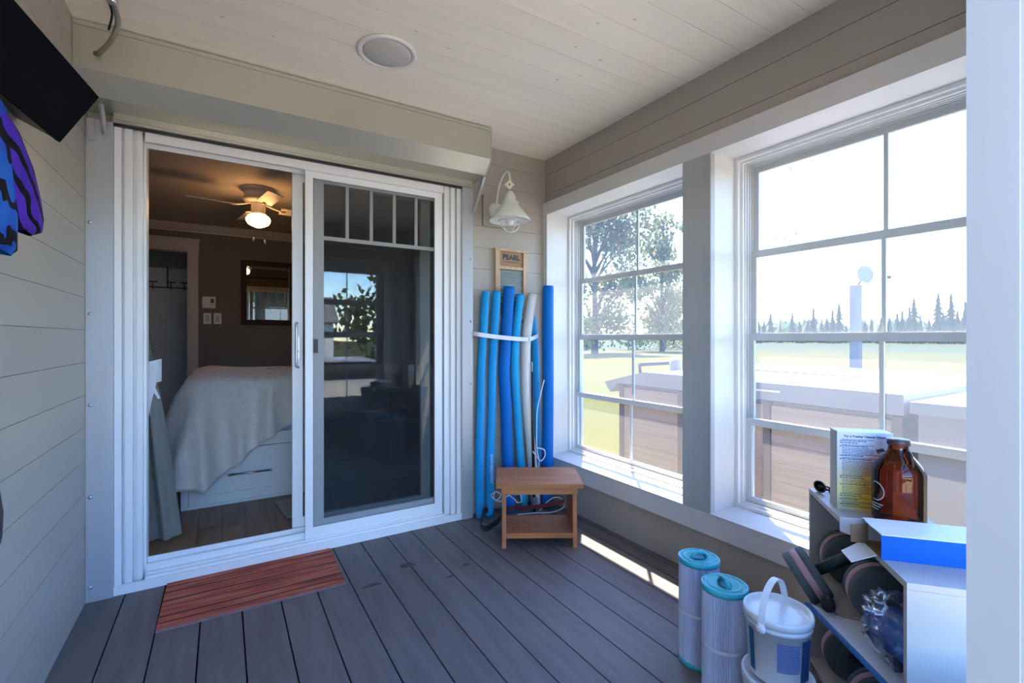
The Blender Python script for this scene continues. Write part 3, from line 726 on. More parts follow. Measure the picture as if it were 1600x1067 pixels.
# angles in the bucket's own frame (camera lies towards world angle -151 deg)
W0 = math.radians(-151-10)
wrap_label(b1, .0815, .0862, .047, .130, W0-.02, W0+.72, M_PRINT, 'label_print', 'block of fine blue print', 17)
wrap_label(b1, .0800, .0864, .018, .137, W0+.78, W0+1.25, M_NAVY, 'side_label')
wrap_label(b1, .0800, .0864, .018, .137, W0-1.05, W0-.80, mat('teal_navy_label', (.015, .10, .22), .5), 'front_label')
rbag = thing('detergent_bag', 'red and white plastic bag squeezed behind the buckets', 'bag', (1.572, .972, 0))
g = MB(); g.lathe([(.0001, 0), (.035, .0), (.042, .05), (.040, .14), (.036, .20), (.028, .235), (.0001, .24)], 12, Matrix.Diagonal((1.15, .62, 1, 1))); g.build('bag_body', mat('red_bag', (.36, .03, .04), .35, bump=.4, bscale=30), rbag)
MB().lathe([(.0445, .185), (.0405, .208), (.034, .232), (.0001, .243)], 12, Matrix.Diagonal((1.12, .64, 1, 1)), caps=False).build('bag_top', mat('bag_white', (.6, .6, .62), .4), rbag, label='white upper band of the bag')
MB().lathe([(.0455, .150), (.0455, .175)], 12, Matrix.Diagonal((1.14, .65, 1, 1)), caps=False).build('bag_stripe', M_NAVY, rbag, label='navy stripe')

# ------------------------------------------------------------------ low white bookcase standing across the corner, and what is on it
SA = Vector((1.891, .936, 0)); SRZ = math.atan2(-.666, -.746)
SX = Vector((math.cos(SRZ), math.sin(SRZ), 0)); SY = Vector((-math.sin(SRZ), math.cos(SRZ), 0))
def SP(s, d, z): return SA+SX*s+SY*d+Vector((0, 0, z))
M_LAM = mat('white_laminate', (.47, .445, .43), .45, var=.02, scale=3)
bk = thing('bookcase', 'low white laminate bookcase standing across the corner below the window', 'bookcase', SA, SRZ)
SL, SD, SH = .722, .262, .656
MB().box(0, .016, 0, SD, 0, SH-.0165).bevel(.001).build('side_panel', M_LAM, bk)
MB().box(SL-.016, SL, 0, SD, 0, SH-.0165).bevel(.001).build('side_panel', M_LAM, bk)
MB().box(0, SL, 0, SD, SH-.016, SH).bevel(.001).build('top', M_LAM, bk)
MB().box(.0165, SL-.0165, .002, SD-.006, .339, .355).bevel(.001).build('shelf', M_LAM, bk)
MB().box(.0165, SL-.0165, .002, SD-.006, .014, .029).bevel(.001).build('shelf', M_LAM, bk)
MB().box(.0165, SL-.0165, SD-.0055, SD-.001, .029, SH-.0165).build('back_panel', M_LAM, bk)

M_FOAM = mat('charcoal_foam', (.105, .13, .14), .75, bump=.15, bscale=120, spec=.3)
M_PINK = mat('pink_foam', (.60, .34, .36), .7, var=.06, scale=9)
M_GRIP = mat('teal_black_grip', (.008, .030, .040), .5)
def dumbbell(label):
    o = thing('aqua_dumbbell', label, 'dumbbell', group='foam aqua dumbbells in the bookcase')
    for s in (-1, 1):
        d = MB().lathe([(.0001, s*.0835), (.078, s*.0835), (.0845, s*.088), (.0845, s*.1085), (.081, s*.1095), (.081, s*.1305), (.0845, s*.1315), (.0845, s*.152), (.078, s*.1565), (.0001, s*.1565)], 40).build('foam_disc', M_FOAM, o)
        MB().lathe([(.0815, s*.1090), (.0855, s*.1092), (.0855, s*.1308), (.0815, s*.1310)], 40, caps=False).build('pink_layer', M_PINK, d, label='pale pink middle layer')
    MB().lathe([(.017, -.0834), (.0195, -.04), (.0195, .04), (.017, .0834)], 20).build('handle', M_GRIP, o)
    return o
def orient(o, p, axis):
    q = Vector(axis).to_track_quat('Z', 'Y'); o.location = p; o.rotation_euler = q.to_euler(); return o
db1 = orient(dumbbell('pink and charcoal foam dumbbell lying along the middle shelf'), SP(.197, .100, .4415), SX)
def dup_any(r, label):
    c = dup(r, (0, 0, 0), 0, label); return c
th_ = math.radians(32)
ax = SY*math.cos(th_)+Vector((0, 0, math.sin(th_)))
db2 = orient(dup_any(db1, 'pink and charcoal foam dumbbell tipped up and sticking out of the shelf front'), SP(.197, -.060, .414)+ax*.12, ax)
db3 = orient(dup_any(db1, 'foam dumbbell in the bottom compartment under the blue and white pack'), SP(.215, .100, .1155), SX)

# flat pack, clear bag, small black pouch on the middle shelf
fp = thing('flat_pack', 'flat blue and white packet sticking out of the middle shelf', 'packet', SP(0, 0, .3555), SRZ)
MB().prism([(.300, -.078), (.362, -.005), (.372, .15), (.70, .15), (.70, .004), (.66, .0)], 0, .012, 'z').bevel(.003).build('packet_body', mat('packet_white', (.60, .66, .76), .35), fp)
MB().prism([(.290, -.092), (.300, -.079), (.66, -.001), (.66, -.012), (.42, -.062)], .002, .011, 'z').build('blue_edge', mat('packet_blue', (.03, .17, .48), .35), fp, label='blue folded edge')
M_BAG = mix_mat('clear_bag_film', sh('Transparent', (.95, .96, .98)), sh_mix(sh('Glossy', (1, 1, 1), .10), sh('Diffuse', (.6, .65, .75)), .25), fresnel(1.5, 1.4, .05))
def crumple(name, mats, parent, c, size, amp, fre, seed, sub=4, smooth=False):
    bm = bmesh.new(); bmesh.ops.create_icosphere(bm, subdivisions=sub, radius=1)
    from mathutils import noise
    for v in bm.verts:
        n = v.co.normalized(); q = n*fre+Vector((seed, seed*.7, 0))
        k = 1+amp*noise.ridged_multi_fractal(q, .9, 2.1, 4, 1.0, 2.0)*.5-amp*.6
        v.co = Vector((n.x*size[0]*k, n.y*size[1]*k, max(-.86, n.z*k)*size[2]))
    for f in bm.faces: f.smooth = smooth
    me = bpy.data.meshes.new(name); bm.to_mesh(me); bm.free(); me.materials.append(mats)
    return link(name, me, parent, loc=c)
pb = thing('plastic_bag', 'crumpled clear plastic bag holding something bright blue', 'plastic bag', SP(.530, .070, .3685), SRZ)
crumple('film', M_BAG, pb, (0, 0, .0735), (.134, .078, .084), .6, 3.0, 3.1, 4, True)
crumple('blue_contents', mat('bright_blue_cloth', (.02, .16, .62), .45), pb, (.0, 0, .060), (.110, .058, .050), .45, 2.2, 8.4, 3)
crumple('white_contents', mat('white_wad', (.6, .62, .66), .5), pb, (-.01, -.048, .028), (.045, .022, .022), .3, 2, 1.7, 3)
po = thing('black_pouch', 'small black pouch between the dumbbell and the clear bag', 'pouch', SP(.335, -.040, .3685), SRZ)
crumple('pouch_body', M_BLACKM, po, (-.0, .0, .024), (.026, .020, .026), .25, 1.6, 5.5, 3)

# box of baking soda
def soda_mat():
    m = bpy.data.materials.new('pale_blue_yellow_card'); m.use_nodes = True; nt = m.node_tree; b = nt.nodes['Principled BSDF']; b.inputs['Roughness'].default_value = .5
    tc = nt.nodes.new('ShaderNodeTexCoord'); mp = nt.nodes.new('ShaderNodeMapping'); mp.inputs['Location'].default_value = (0, -.105*6, -.055*7); mp.inputs['Scale'].default_value = (0, 6, 7)
    g = nt.nodes.new('ShaderNodeTexGradient'); g.gradient_type = 'SPHERICAL'; nt.links.new(tc.outputs['Object'], mp.inputs[0]); nt.links.new(mp.outputs[0], g.inputs[0])
    r = nt.nodes.new('ShaderNodeValToRGB'); e = r.color_ramp.elements; e[0].color = (.52, .60, .70, 1); e[1].color = (.72, .60, .06, 1); e[0].position = .05; e[1].position = .75
    nt.links.new(g.outputs[0], r.inputs[0]); nt.links.new(r.outputs[0], b.inputs['Base Color']); return m
sx0, sx1, sy0, sy1, sh_ = .158, .2235, .020, .176, .257
so_ = thing('baking_soda_box', 'tall pale blue and yellow cardboard box covered in fine blue print', 'box', SP(0, 0, SH+.0005), SRZ)
MB().box(sx0, sx1, sy0, sy1, 0, sh_).bevel(.002).build('carton', soda_mat(), so_)
MB().prism([(sx0+.004, 0), (sx1-.004, 0), (sx1-.008, .08), (sx1-.014, sh_), (sx0+.012, sh_), (sx0+.02, .09)], sy0-.0012, sy0-.0002, 'y').build('side_flap', mat('box_side', (.50, .50, .50), .6), so_)
MB().box(sx0, sx1, sy0, sy1, sh_, sh_+.0012).build('top_flap', mat('box_top', (.72, .72, .72), .6), so_)
M_INK = mat('dark_blue_ink', (.03, .055, .20), .6)
def tx(txt, size, dp, z, bold=.0, align='CENTER', parent=so_):
    me = text_mesh(txt, size, .0002, align, bold); me.materials.append(M_INK)
    return link('lettering', me, parent, loc=(sx1+.0004, dp, z), rot=(PI/2, 0, PI/2))
tx('For a Fresher Cleaner Home', .0098, (sy0+sy1)/2, .240, .0004)
fine = MB(); z = .231
rnd = random.Random(5)
while z > .010:
    head = rnd.random() < .3
    y = sy0+.008+(0 if head else .006); h = .0030 if head else .0020; ye = sy0+(rnd.uniform(.06, .10) if head else rnd.uniform(.09, .145))
    if z > .19: ye = min(ye, sy0+.105)
    while y < ye:
        w = rnd.uniform(.003, .010); fine.box(sx1+.0003, sx1+.0005, y, min(y+w, ye), z, z+h); y += w+.0014
    z -= .0062 if head else .0050
fine.build('fine_print', M_INK, so_, kind='stuff')
tx('Have you noticed', .0085, sy0+.008, .125, .0003, 'LEFT') if False else None
pic = MB(); pic.prism([(.128, .203), (.148, .209), (.156, .200), (.137, .194)], sx1+.0003, sx1+.0006, 'x'); pic.prism([(.130, .201), (.137, .1935), (.1375, .188), (.131, .196)], sx1+.0003, sx1+.0006, 'x')
pic.build('printed_picture', M_NAVY, so_)

# sunglasses
sg = thing('sunglasses', 'black sunglasses lying on the bookcase behind the pale box', 'sunglasses', SP(.070, .052, SH), SRZ+.5)
for s in (-1, 1):
    ln = MB(); ln.tube([(s*.032+.024*math.cos(t), -.018, .022+.019*math.sin(t)) for t in [2*PI*k/16 for k in range(17)]], .003, 6)
    ln.build('rim', M_BLACK, sg)
    MB().lathe([(.0215, 0), (.0001, .002)], 16, Matrix.Translation((s*.032, -.018, .022)) @ Matrix.Rotation(PI/2, 4, 'X') @ Matrix.Diagonal((1.08, .84, 1, 1))).build('lens', mat('dark_lens', (.01, .01, .012), .08), sg)
    MB().tube(spline([(s*.057, -.018, .027), (s*.054, .0, .024), (s*.02, .006+.004*s, .014), (-s*.04, .008+.004*s, .006)], 6), .0030, 6).build('temple', M_BLACK, sg)
MB().tube([(-.010, -.018, .028), (0, -.018, .031), (.010, -.018, .028)], .003, 6).build('bridge', M_BLACK, sg)

# amber growler
M_AMBER = mix_mat('amber_glass', sh('Transparent', (.66, .23, .055)), sh_mix(sh('Diffuse', (.05, .014, .004)), sh('Glossy', (1, .95, .9), .03), fresnel(1.5, 2.0, .08)), fresnel(1.5, 1.1, .17))
gr = thing('growler', 'amber glass jug with dark cap and finger ring on the bookcase', 'bottle', SP(.302, .158, SH), SRZ+.6)
R_ = .0675
MB().lathe([(.0001, .004), (.05, .002), (.060, .0), (.0655, .006), (R_, .018), (R_, .150), (.0655, .163), (.058, .179), (.044, .197), (.032, .212), (.0265, .224), (.0255, .236), (.0255, .240)], 44, caps=False).build('glass_body', M_AMBER, gr)
MB().lathe([(.0275, .2385), (.0290, .2400), (.0290, .2545), (.0275, .2565), (.0001, .2570)], 36).build('cap', mat('dark_cap', (.055, .030, .028), .45), gr)
MB().tube(spline([(.024, -.010, .228), (.040, -.018, .226), (.050, -.022, .212), (.0525, -.022, .195), (.0515, -.022, .185)], 6), .0050, 10).build('finger_ring', mat('amber_handle', (.035, .012, .006), .15), gr)
pr = MB()
A0 = math.radians(250)
for k in range(0, 20):
    t0 = -PI*.62+PI*1.24*k/20; t1 = -PI*.62+PI*1.24*(k+1)/20
    def q(t, rr): a = A0+(rr*math.cos(t))/R_; return Vector(((R_+.0004)*math.cos(a), (R_+.0004)*math.sin(a), .098+rr*math.sin(t)))
    pr._faces([q(t0, .026), q(t1, .026), q(t1, .029), q(t0, .029)], [(0, 1, 2, 3)])
for k in range(3):
    a0, a1 = A0-.30, A0+.36-.1*k; z = .058-.008*k
    pr._faces([Vector(((R_+.0004)*math.cos(a0+(a1-a0)*j/8), (R_+.0004)*math.sin(a0+(a1-a0)*j/8), z+e)) for j in range(9) for e in (0, .003)], [(2*j, 2*j+2, 2*j+3, 2*j+1) for j in range(8)])
pr.build('white_print', mat('white_screen_print', (.6, .58, .55), .5), gr, label='white printed arc and lines')

# open white and blue carton
M_CBLUE = mat('blue_card', (.004, .095, .44), .7, spec=.15); M_CWHITE = mat('white_card', (.70, .72, .74), .5); M_CBROWN = mat('brown_card', (.22, .14, .075), .8)
ca = thing('open_carton', 'blue and white cardboard carton with its end flaps hanging open', 'carton', SP(0, 0, SH+.0005), SRZ)
s0, s1, d0, d1_, ch = .482, .604, -.004, .270, .062
MB().box(s1-.002, s1, d0, d1_, 0, ch).build('blue_side', M_CBLUE, ca)
MB().box(s0, s0+.002, d0, d1_, 0, ch).build('back_side', M_CWHITE, ca)
MB().box(s0+.002, s1-.002, d0, d1_, 0, .002).build('base', M_CBROWN, ca)
MB().box(s0+.002, s1-.002, d1_-.002, d1_, .002, ch).build('end_wall', M_CBROWN, ca)
tp = MB(); pts = [(s0, d0+.004)]+[(s0+(s1-s0)*t, d0+.004-.006*math.sin(PI*t)) for t in (.25, .5, .75)]+[(s1, d0)]
tp.prism(pts+[(s1, d1_), (s0, d1_)], ch, ch+.0018, 'z'); tp.build('top_panel', M_CWHITE, ca)
def flap(hinge, along, out, w0, w1, L, m, name, lab=None):
    h = Vector(hinge); a = Vector(along).normalized(); o = Vector(out).normalized(); n = a.cross(o).normalized()*.0012
    v = [h-a*w0/2, h+a*w0/2, h+a*w1/2+o*L, h-a*w1/2+o*L]
    mb = MB(); mb._faces([p+n for p in v]+[p-n for p in v], [(0, 1, 2, 3), (7, 6, 5, 4), (0, 4, 5, 1), (1, 5, 6, 2), (2, 6, 7, 3), (3, 7, 4, 0)])
    mb.build(name, m, ca, lab)
flap((s1-.012-.055, d0-.001, .001), (1, 0, 0), (0, -1, -.55), .092, .070, .062, M_CWHITE, 'bottom_flap', 'white flap hanging from the lower edge')
flap((s0+.001, d0-.001, ch/2), (0, 0, 1), (-.55, -1, 0), .056, .040, .050, M_CWHITE, 'side_flap', 'white side flap')
flap((s0+.030, d0+.004, ch/2), (0, 0, 1), (.25, -1, 0), .056, .046, .045, M_CBROWN, 'inner_flap', 'brown inner flap')
pa = thing('paper_sheets', 'loose white paper on the bookcase between the jug and the carton', 'paper', SP(.375, .13, SH), SRZ)
MB().box(0, .098, 0, .128, .0003, .004, Matrix.Rotation(.05, 4, 'Z')).build('sheet', M_CWHITE, pa)
pm = MB(); rows = []
for j in range(6):
    rows.append([Vector((.01+.083*j/5, .06+.066*i/5, .006+.010*math.sin(j*1.1)*math.sin(i*.9+.3)**2)) for i in range(6)])
pm.grid(rows, False); pm.build('sheet', M_CWHITE, pa)

# ------------------------------------------------------------------ left wall: loudspeaker and hanging garments
e1 = Vector((-.094, -.38, .048)).normalized(); e2 = Vector((-.082, -.016, -.134)); e2 = (e2-e1*e2.dot(e1)).normalized(); nn = e1.cross(e2).normalized()
Mx = Matrix(((e1.x, e2.x, nn.x), (e1.y, e2.y, nn.y), (e1.z, e2.z, nn.z)))
spk = thing('wall_speaker', 'black loudspeaker tilted down from the top of the left wall', 'speaker', (-.343, 2.0, 2.0), rot=Mx.to_euler())
cb = MB(); cb.box(0, .42, 0, .185, -.145, -.012).bevel(.012, 2); cb.build('cabinet', M_BLACK, spk)
MB().box(-.003, .423, -.003, .188, -.0115, .0).bevel(.004).build('grille_frame', mat('black_grille', (.0015, .002, .005), .8, spec=.1, bump=.4, bscale=500), spk)
br = MB().box(.16, .26, .07, .12, -.24, -.146); br.build('bracket', M_BLACK, spk)
def stripes(name, ca_, cb_, scale, rot):
    m = bpy.data.materials.new(name); m.use_nodes = True; nt = m.node_tree; b = nt.nodes['Principled BSDF']; b.inputs['Roughness'].default_value = .75; b.inputs['Specular IOR Level'].default_value = .2
    tc = nt.nodes.new('ShaderNodeTexCoord'); mp = nt.nodes.new('ShaderNodeMapping'); mp.inputs['Rotation'].default_value = rot; nt.links.new(tc.outputs['Object'], mp.inputs[0])
    w = nt.nodes.new('ShaderNodeTexWave'); w.inputs['Scale'].default_value = scale; w.inputs['Distortion'].default_value = 5.0; w.inputs['Detail'].default_value = 1.2; w.inputs['Detail Scale'].default_value = 1.3
    nt.links.new(mp.outputs[0], w.inputs['Vector'])
    r = nt.nodes.new('ShaderNodeValToRGB'); e = r.color_ramp.elements; r.color_ramp.interpolation = 'LINEAR'
    e[0].position = .26; e[0].color = (.006, .006, .012, 1); e[1].position = .31; e[1].color = (1, 1, 1, 1)
    n = nt.nodes.new('ShaderNodeTexNoise'); n.inputs['Scale'].default_value = 5; nt.links.new(tc.outputs['Object'], n.inputs['Vector'])
    r2 = nt.nodes.new('ShaderNodeValToRGB'); r2.color_ramp.elements[0].position = .4; r2.color_ramp.elements[1].position = .6
    r2.color_ramp.elements[0].color = (*ca_, 1); r2.color_ramp.elements[1].color = (*cb_, 1); nt.links.new(n.outputs['Fac'], r2.inputs[0])
    mx = nt.nodes.new('ShaderNodeMix'); mx.data_type = 'RGBA'; mx.blend_type = 'MULTIPLY'; mx.inputs[0].default_value = 1
    nt.links.new(w.outputs['Fac'], r.inputs[0]); nt.links.new(r2.outputs[0], mx.inputs[6]); nt.links.new(r.outputs[0], mx.inputs[7]); nt.links.new(mx.outputs[2], b.inputs['Base Color']); return m
jk = thing('striped_float_jacket', 'purple and blue jacket with black tiger stripes hanging on the left wall', 'jacket', (-.535, 1.645, 1.40))
def lofted(secs, n=18):
    """secs: (centre, half-width vector along y, half-thickness along x)"""
    rows = []
    for c, wy, wx in secs:
        c = Vector(c); rows.append([c+Vector((wx*math.cos(2*PI*k/n), wy*math.sin(2*PI*k/n)+.006*math.sin(5*2*PI*k/n+c.z*40), 0)) for k in range(n+1)])
    return rows
JZ = 1.40
m_ = MB(); m_.grid(lofted([((.040, -.03, .44), .12, .012), ((.040, -.02, .42), .15, .022), ((.042, .0, .30), .17, .034), ((.044, .0, .15), .175, .036), ((.044, -.01, .06), .175, .034), ((.042, -.01, .045), .165, .02)]))
m_.build('body', stripes('blue_tiger_stripes', (.006, .05, .38), (.01, .12, .48), 10.0, (.5, .3, 0)), jk)
m_ = MB(); rows = []
secs = [((.055, .045, .385), .025, .018), ((.055, .07, .36), .060, .028), ((.056, .13, .29), .095, .035), ((.058, .17, .22), .115, .036), ((.058, .20, .17), .120, .034), ((.058, .205, .135), .105, .028), ((.058, .20, .12), .06, .012)]
m_.grid(lofted(secs)); m_.build('sleeve', stripes('purple_tiger_stripes', (.045, .012, .28), (.075, .02, .34), 8.0, (.6, .9, 0)), jk, label='purple sleeve with black stripes')
MB().tube([(.0, -.03, .47), (.04, -.03, .475), (.06, -.03, .455), (.062, -.03, .43)], .006, 8).build('hanging_loop', M_BLACK, jk)
ws = thing('black_wetsuit', 'black wetsuit hanging lower on the left wall, mostly out of view', 'wetsuit', (-.535, 1.295, .70))
m_ = MB(); m_.grid(lofted([((.05, .06, .70), .06, .02), ((.06, .09, .62), .19, .04), ((.062, .10, .52), .21, .05), ((.06, .08, .40), .17, .05), ((.062, .10, .25), .17, .05), ((.064, .13, .12), .185, .05), ((.064, .135, .05), .19, .045), ((.06, .13, .01), .15, .03)]))
m_.build('suit', M_BLACKM, ws)
MB().tube([(.0, .06, .73), (.05, .06, .73), (.05, .06, .69)], .005, 8).build('hanging_loop', M_BLACK, ws)
MB().box(.115, .117, .255, .275, .155, .168).build('logo_patch', M_CWHITE, ws, label='small white mark') if False else None

# ------------------------------------------------------------------ bedroom things
M_BEDW = mat('white_bed_paint', (.56, .57, .57), .45, var=.02, scale=3)
M_NICK = mat('brushed_nickel', (.48, .47, .44), .3, metal=1)
bx0, bx1, by0, by1 = -.231, 1.78, 3.722, 5.32
bd = thing('storage_bed', 'white storage bed with deep drawers along its side', 'bed', (bx0, by0, BZ), math.radians(.0))
BW, BD_ = bx1-bx0, by1-by0
MB().box(0, .040, 0, BD_, 0, .463).bevel(.002).build('foot_panel', M_BEDW, bd)
MB().box(BW-.04, BW, 0, BD_, 0, .463).bevel(.002).build('head_panel', M_BEDW, bd)
MB().box(.0405, BW-.0405, .012, BD_-.012, .012, .463).build('carcass', M_BEDW, bd)
MB().box(.0405, BW-.0405, -.006, .0115, .378, .463).bevel(.002).build('top_rail', M_BEDW, bd)
MB().box(.0405, BW-.0405, .0, .0115, .0, .020).build('plinth', M_BEDW, bd)
dwid = (BW-.082)/2.75
for k in range(3):
    xa = .0425+dwid*k+.002; xb = min(xa+dwid-.004, BW-.043)
    d = MB(); d.box(xa, xb, -.002, .0115, .024, .372)
    fw = .072
    d.box(xa, xb, -.009, -.002, .024, .024+fw*.8); d.box(xa, xb, -.009, -.002, .372-fw*.8, .372); d.box(xa, xa+fw, -.009, -.002, .024+fw*.8, .372-fw*.8); d.box(xb-fw, xb, -.009, -.002, .024+fw*.8, .372-fw*.8)
    do = d.bevel(.0012).build('drawer', M_BEDW, bd)
    xm = (xa+xb)/2; h = MB()
    h.tube([(xm-.125, -.036, .203), (xm+.125, -.036, .203)], .0065, 10)
    for s in (-1, 1): h.tube([(xm+s*.10, -.009, .203), (xm+s*.10, -.036, .203)], .0055, 8)
    for s in (-1, 1): h.tube([(xm+s*.120, -.036, .203), (xm+s*.132, -.036, .203)], .009, 10)
    h.build('handle', M_NICK, do, label='brushed metal bar handle')
MB().box(.03, BW-.02, .02, BD_-.02, .4635, .80).bevel(.04, 3).build('mattress', mat('periwinkle_sheet', (.42, .47, .66), .7), bd, label='pale blue sheeted mattress')

bkt = thing('bed_blanket', 'cream fleece blanket draped over the bed with one long hanging corner', 'blanket')
path = []
x = 1.7
while x > -.14: path.append(((x, 3.70), (0, -1))); x -= .028
for k in range(9):
    a = -PI/2-PI/2*k/8; path.append(((-.145+.088*math.cos(a), 3.785+.085*math.sin(a)), (math.cos(a), math.sin(a))))
y = 3.81
while y < 5.2: path.append(((-.2335, y), (-1, 0))); y += .05
def hem(x, y):
    pts = [(1.8, .66), (.9, .67), (.43, .635), (.25, .555), (.12, .43), (.0, .335), (-.10, .272), (-.15, .28), (-.2, .31)]
    if y > 3.84 or x < -.225: return .50-.02*math.sin(y*9)+max(0, (.10-(y-3.80)))*-1.2
    for (xa, za), (xb, zb) in zip(pts, pts[1:]):
        if xb <= x <= xa: return za+(zb-za)*(xa-x)/(xa-xb)
    return .31
rows = []; NR = 26; top = .945
for i, ((px, py), (nx, ny)) in enumerate(path):
    row = []; hz = hem(px, py)
    s = i*.028
    cx, cy = min(max(px, .35), 1.3), 4.35
    inx, iny = (cx-px), (cy-py); L = math.hypot(inx, iny); inx /= L; iny /= L
    for j in range(8):
        d = .62*(1-j/7)*min(1, L/.63)
        z = top+.03*math.sin(min(1, d/.3)*PI/2)+.006*math.sin(px*13+py*9+d*11)
        row.append(Vector((px+inx*(d+.035), py+iny*(d+.035), z)))
    for j in range(1, NR+1):
        t = j/NR; h = (top-hz)*t
        fold = (1-abs(math.sin(s*13+.7+.8*math.sin(s*4.1)+h*.5)))**1.3*.12+(1-abs(math.sin(s*7.3+2.2-h*.8)))**3*.08
        corner = math.exp(-((px+.17)**2+(py-3.76)**2)/.02)
        out = -.035*(1-min(1, h/.10))**2+.004+fold*min(1, h/.35)*(1.0 if px > -.2 else .7)+corner*.15*h+.05*h
        zz = top-.02*min(1, h/.05)-h
        row.append(Vector((px+nx*out, py+ny*out, zz)))
    row.append(row[-1]+Vector((-nx*.012, -ny*.012, .004)))
    rows.append(row)
bm_ = MB(); bm_.grid(rows)
# centre of the top
inner = [r[0] for r in rows]
cxy = Vector((.7, 4.4, top+.035))
vs = inner+[cxy]
bm_._faces(vs, [(k+1, k, len(inner)) for k in range(len(inner)-1)], True)
bmesh.ops.remove_doubles(bm_.bm, verts=bm_.bm.verts[:], dist=.0005)
bm_.build('fleece', mat('cream_fleece', (.56, .52, .47), .95, var=.06, scale=22, bump=.22, bscale=60, sheen=.3), bkt)

# mirror
mr = thing('wall_mirror', 'mirror in a broad dark mahogany frame on the far bedroom wall', 'mirror', (.194, BY1-.001, 1.385))
M_MAH = mat('dark_mahogany', (.030, .008, .008), .5, spec=.2)
MW, MH, FW = .62, .815, .066
f = MB(); f.box(0, MW, -.030, 0, 0, FW); f.box(0, MW, -.030, 0, MH-FW, MH); f.box(0, FW, -.030, 0, FW, MH-FW); f.box(MW-FW, MW, -.030, 0, FW, MH-FW)
f.bevel(.006, 2).build('frame', M_MAH, mr)
MB().box(FW, MW-FW, -.012, -.002, FW, MH-FW).build('mirror_glass', mat('silvered_glass', (.82, .84, .84), .01, metal=1), mr)
ts = thing('thermostat', 'white wall thermostat above the two light switches', 'thermostat', (-.141, BY1-.001, 1.653))
MB().box(-.069, .069, -.026, 0, -.070, .070).bevel(.008, 2).build('case', M_VINYL, ts)
MB().box(.018, .050, -.0268, -.0262, -.005, .045).build('display', M_BLACK, ts)
MB().box(.018, .050, -.0275, -.0262, -.026, -.018).build('button', mat('button_grey', (.25, .25, .25), .5), ts)
for i, (xa, lab) in enumerate(((-.158, 'white light switch under the thermostat next to the door casing'), (-.052, 'white light switch farther from the door casing, under the thermostat'))):
    sw = thing('light_switch', lab, 'light switch', (xa, BY1-.001, 1.458), group='light switches on the bedroom wall')
    MB().box(-.040, .040, -.008, 0, -.066, .066).bevel(.003).build('plate', M_VINYL, sw)
    MB().box(-.020, .020, -.014, -.0082, -.040, .040).bevel(.003).build('rocker', mat('rocker_%d' % i, (.55, .53, .51), .4), sw)
# over-door hook rack
hr = thing('hook_rack', 'dark metal over-door hook rack on the panelled bedroom door', 'hook rack', (-.60, 7.583, 1.875))
MB().box(-.20, .22, -.006, 0, -.008, .008).build('bar', M_BLACK, hr)
MB().box(-.018, -.002, -.004, 0, -.008, .262).build('hanger', M_BLACK, hr)
MB().box(-.018, -.002, -.004, .056, .2621, .266).build('hanger_top', M_BLACK, hr)
for xk in (-.16, .03, .17):
    k = MB(); k.tube(spline([(xk, -.008, .02), (xk, -.03, -.01), (xk, -.06, .02), (xk, -.065, .06)], 5), .006, 6); k.tube([(xk-.05, -.065, .065), (xk+.05, -.065, .065)], .008, 8); k.tube([(xk, -.006, .0), (xk, -.055, -.03)], .006, 6)
    k.build('hook', M_BLACK, hr)

# ceiling fan
cf = thing('ceiling_fan', 'white ceiling fan with four blades and a lit schoolhouse glass shade', 'ceiling fan', (.279, 4.9, BZC))
M_FAN = mat('fan_white', (.62, .58, .52), .45)
MB().lathe([(.150, -.0005), (.150, -.012), (.128, -.030), (.118, -.034), (.118, -.075), (.126, -.082), (.126, -.105), (.105, -.120), (.080, -.128), (.07, -.128)], 40).build('motor_housing', M_FAN, cf)
MB().lathe([(.066, -.1285), (.060, -.136), (.058, -.215), (.066, -.225), (.066, -.236), (.05, -.236)], 32).build('light_kit', M_FAN, cf)
M_GLOW = bpy.data.materials.new('lit_opal_glass'); M_GLOW.use_nodes = True
gb = M_GLOW.node_tree.nodes['Principled BSDF']; gb.inputs['Base Color'].default_value = (.8, .75, .65, 1); gb.inputs['Emission Color'].default_value = (1, .50, .18, 1); gb.inputs['Emission Strength'].default_value = 5.5
MB().lathe([(.055, -.2365), (.085, -.245), (.100, -.268), (.100, -.290), (.085, -.318), (.055, -.335), (.030, -.346), (.0001, -.355)], 36).build('glass_shade', M_GLOW, cf)
for k in range(4):
    a = math.radians(190+90*k); M = Matrix.Rotation(a, 4, 'Z')
    bl_ = MB(); bl_.box(.19, .56, -.062, .062, -.004, .004); 
    bm2 = bl_.bm
    T = M @ Matrix.Translation((0, 0, -.165)) @ Matrix.Rotation(math.radians(-13), 4, 'X')
    bm2.transform(T)
    bo = bl_.bevel(.002).build('blade', M_FAN, cf)
    ar = MB(); ar.tube([T @ Vector(p) for p in ((.07, 0, .03), (.12, .0, .012), (.16, 0, .002), (.22, 0, -.006))], [.012, .010, .012, .016], 8, flat=.6)
    ar.build('blade_arm', M_FAN, bo)
for (dx, dy, zz) in ((-.045, -.052, -.50), (.045, -.052, -.515)):
    c = MB(); c.tube([(dx, dy, -.225), (dx, dy*2, -.30), (dx, dy*2.1, zz+.04)], .0018, 5); co = c.build('pull_chain', M_NICK, cf)
    MB().lathe([(.0001, 0), (.009, .006), (.011, .016), (.005, .038), (.0001, .042)], 12, Matrix.Translation((dx, dy*2.1, zz))).build('pull', M_FAN, co)

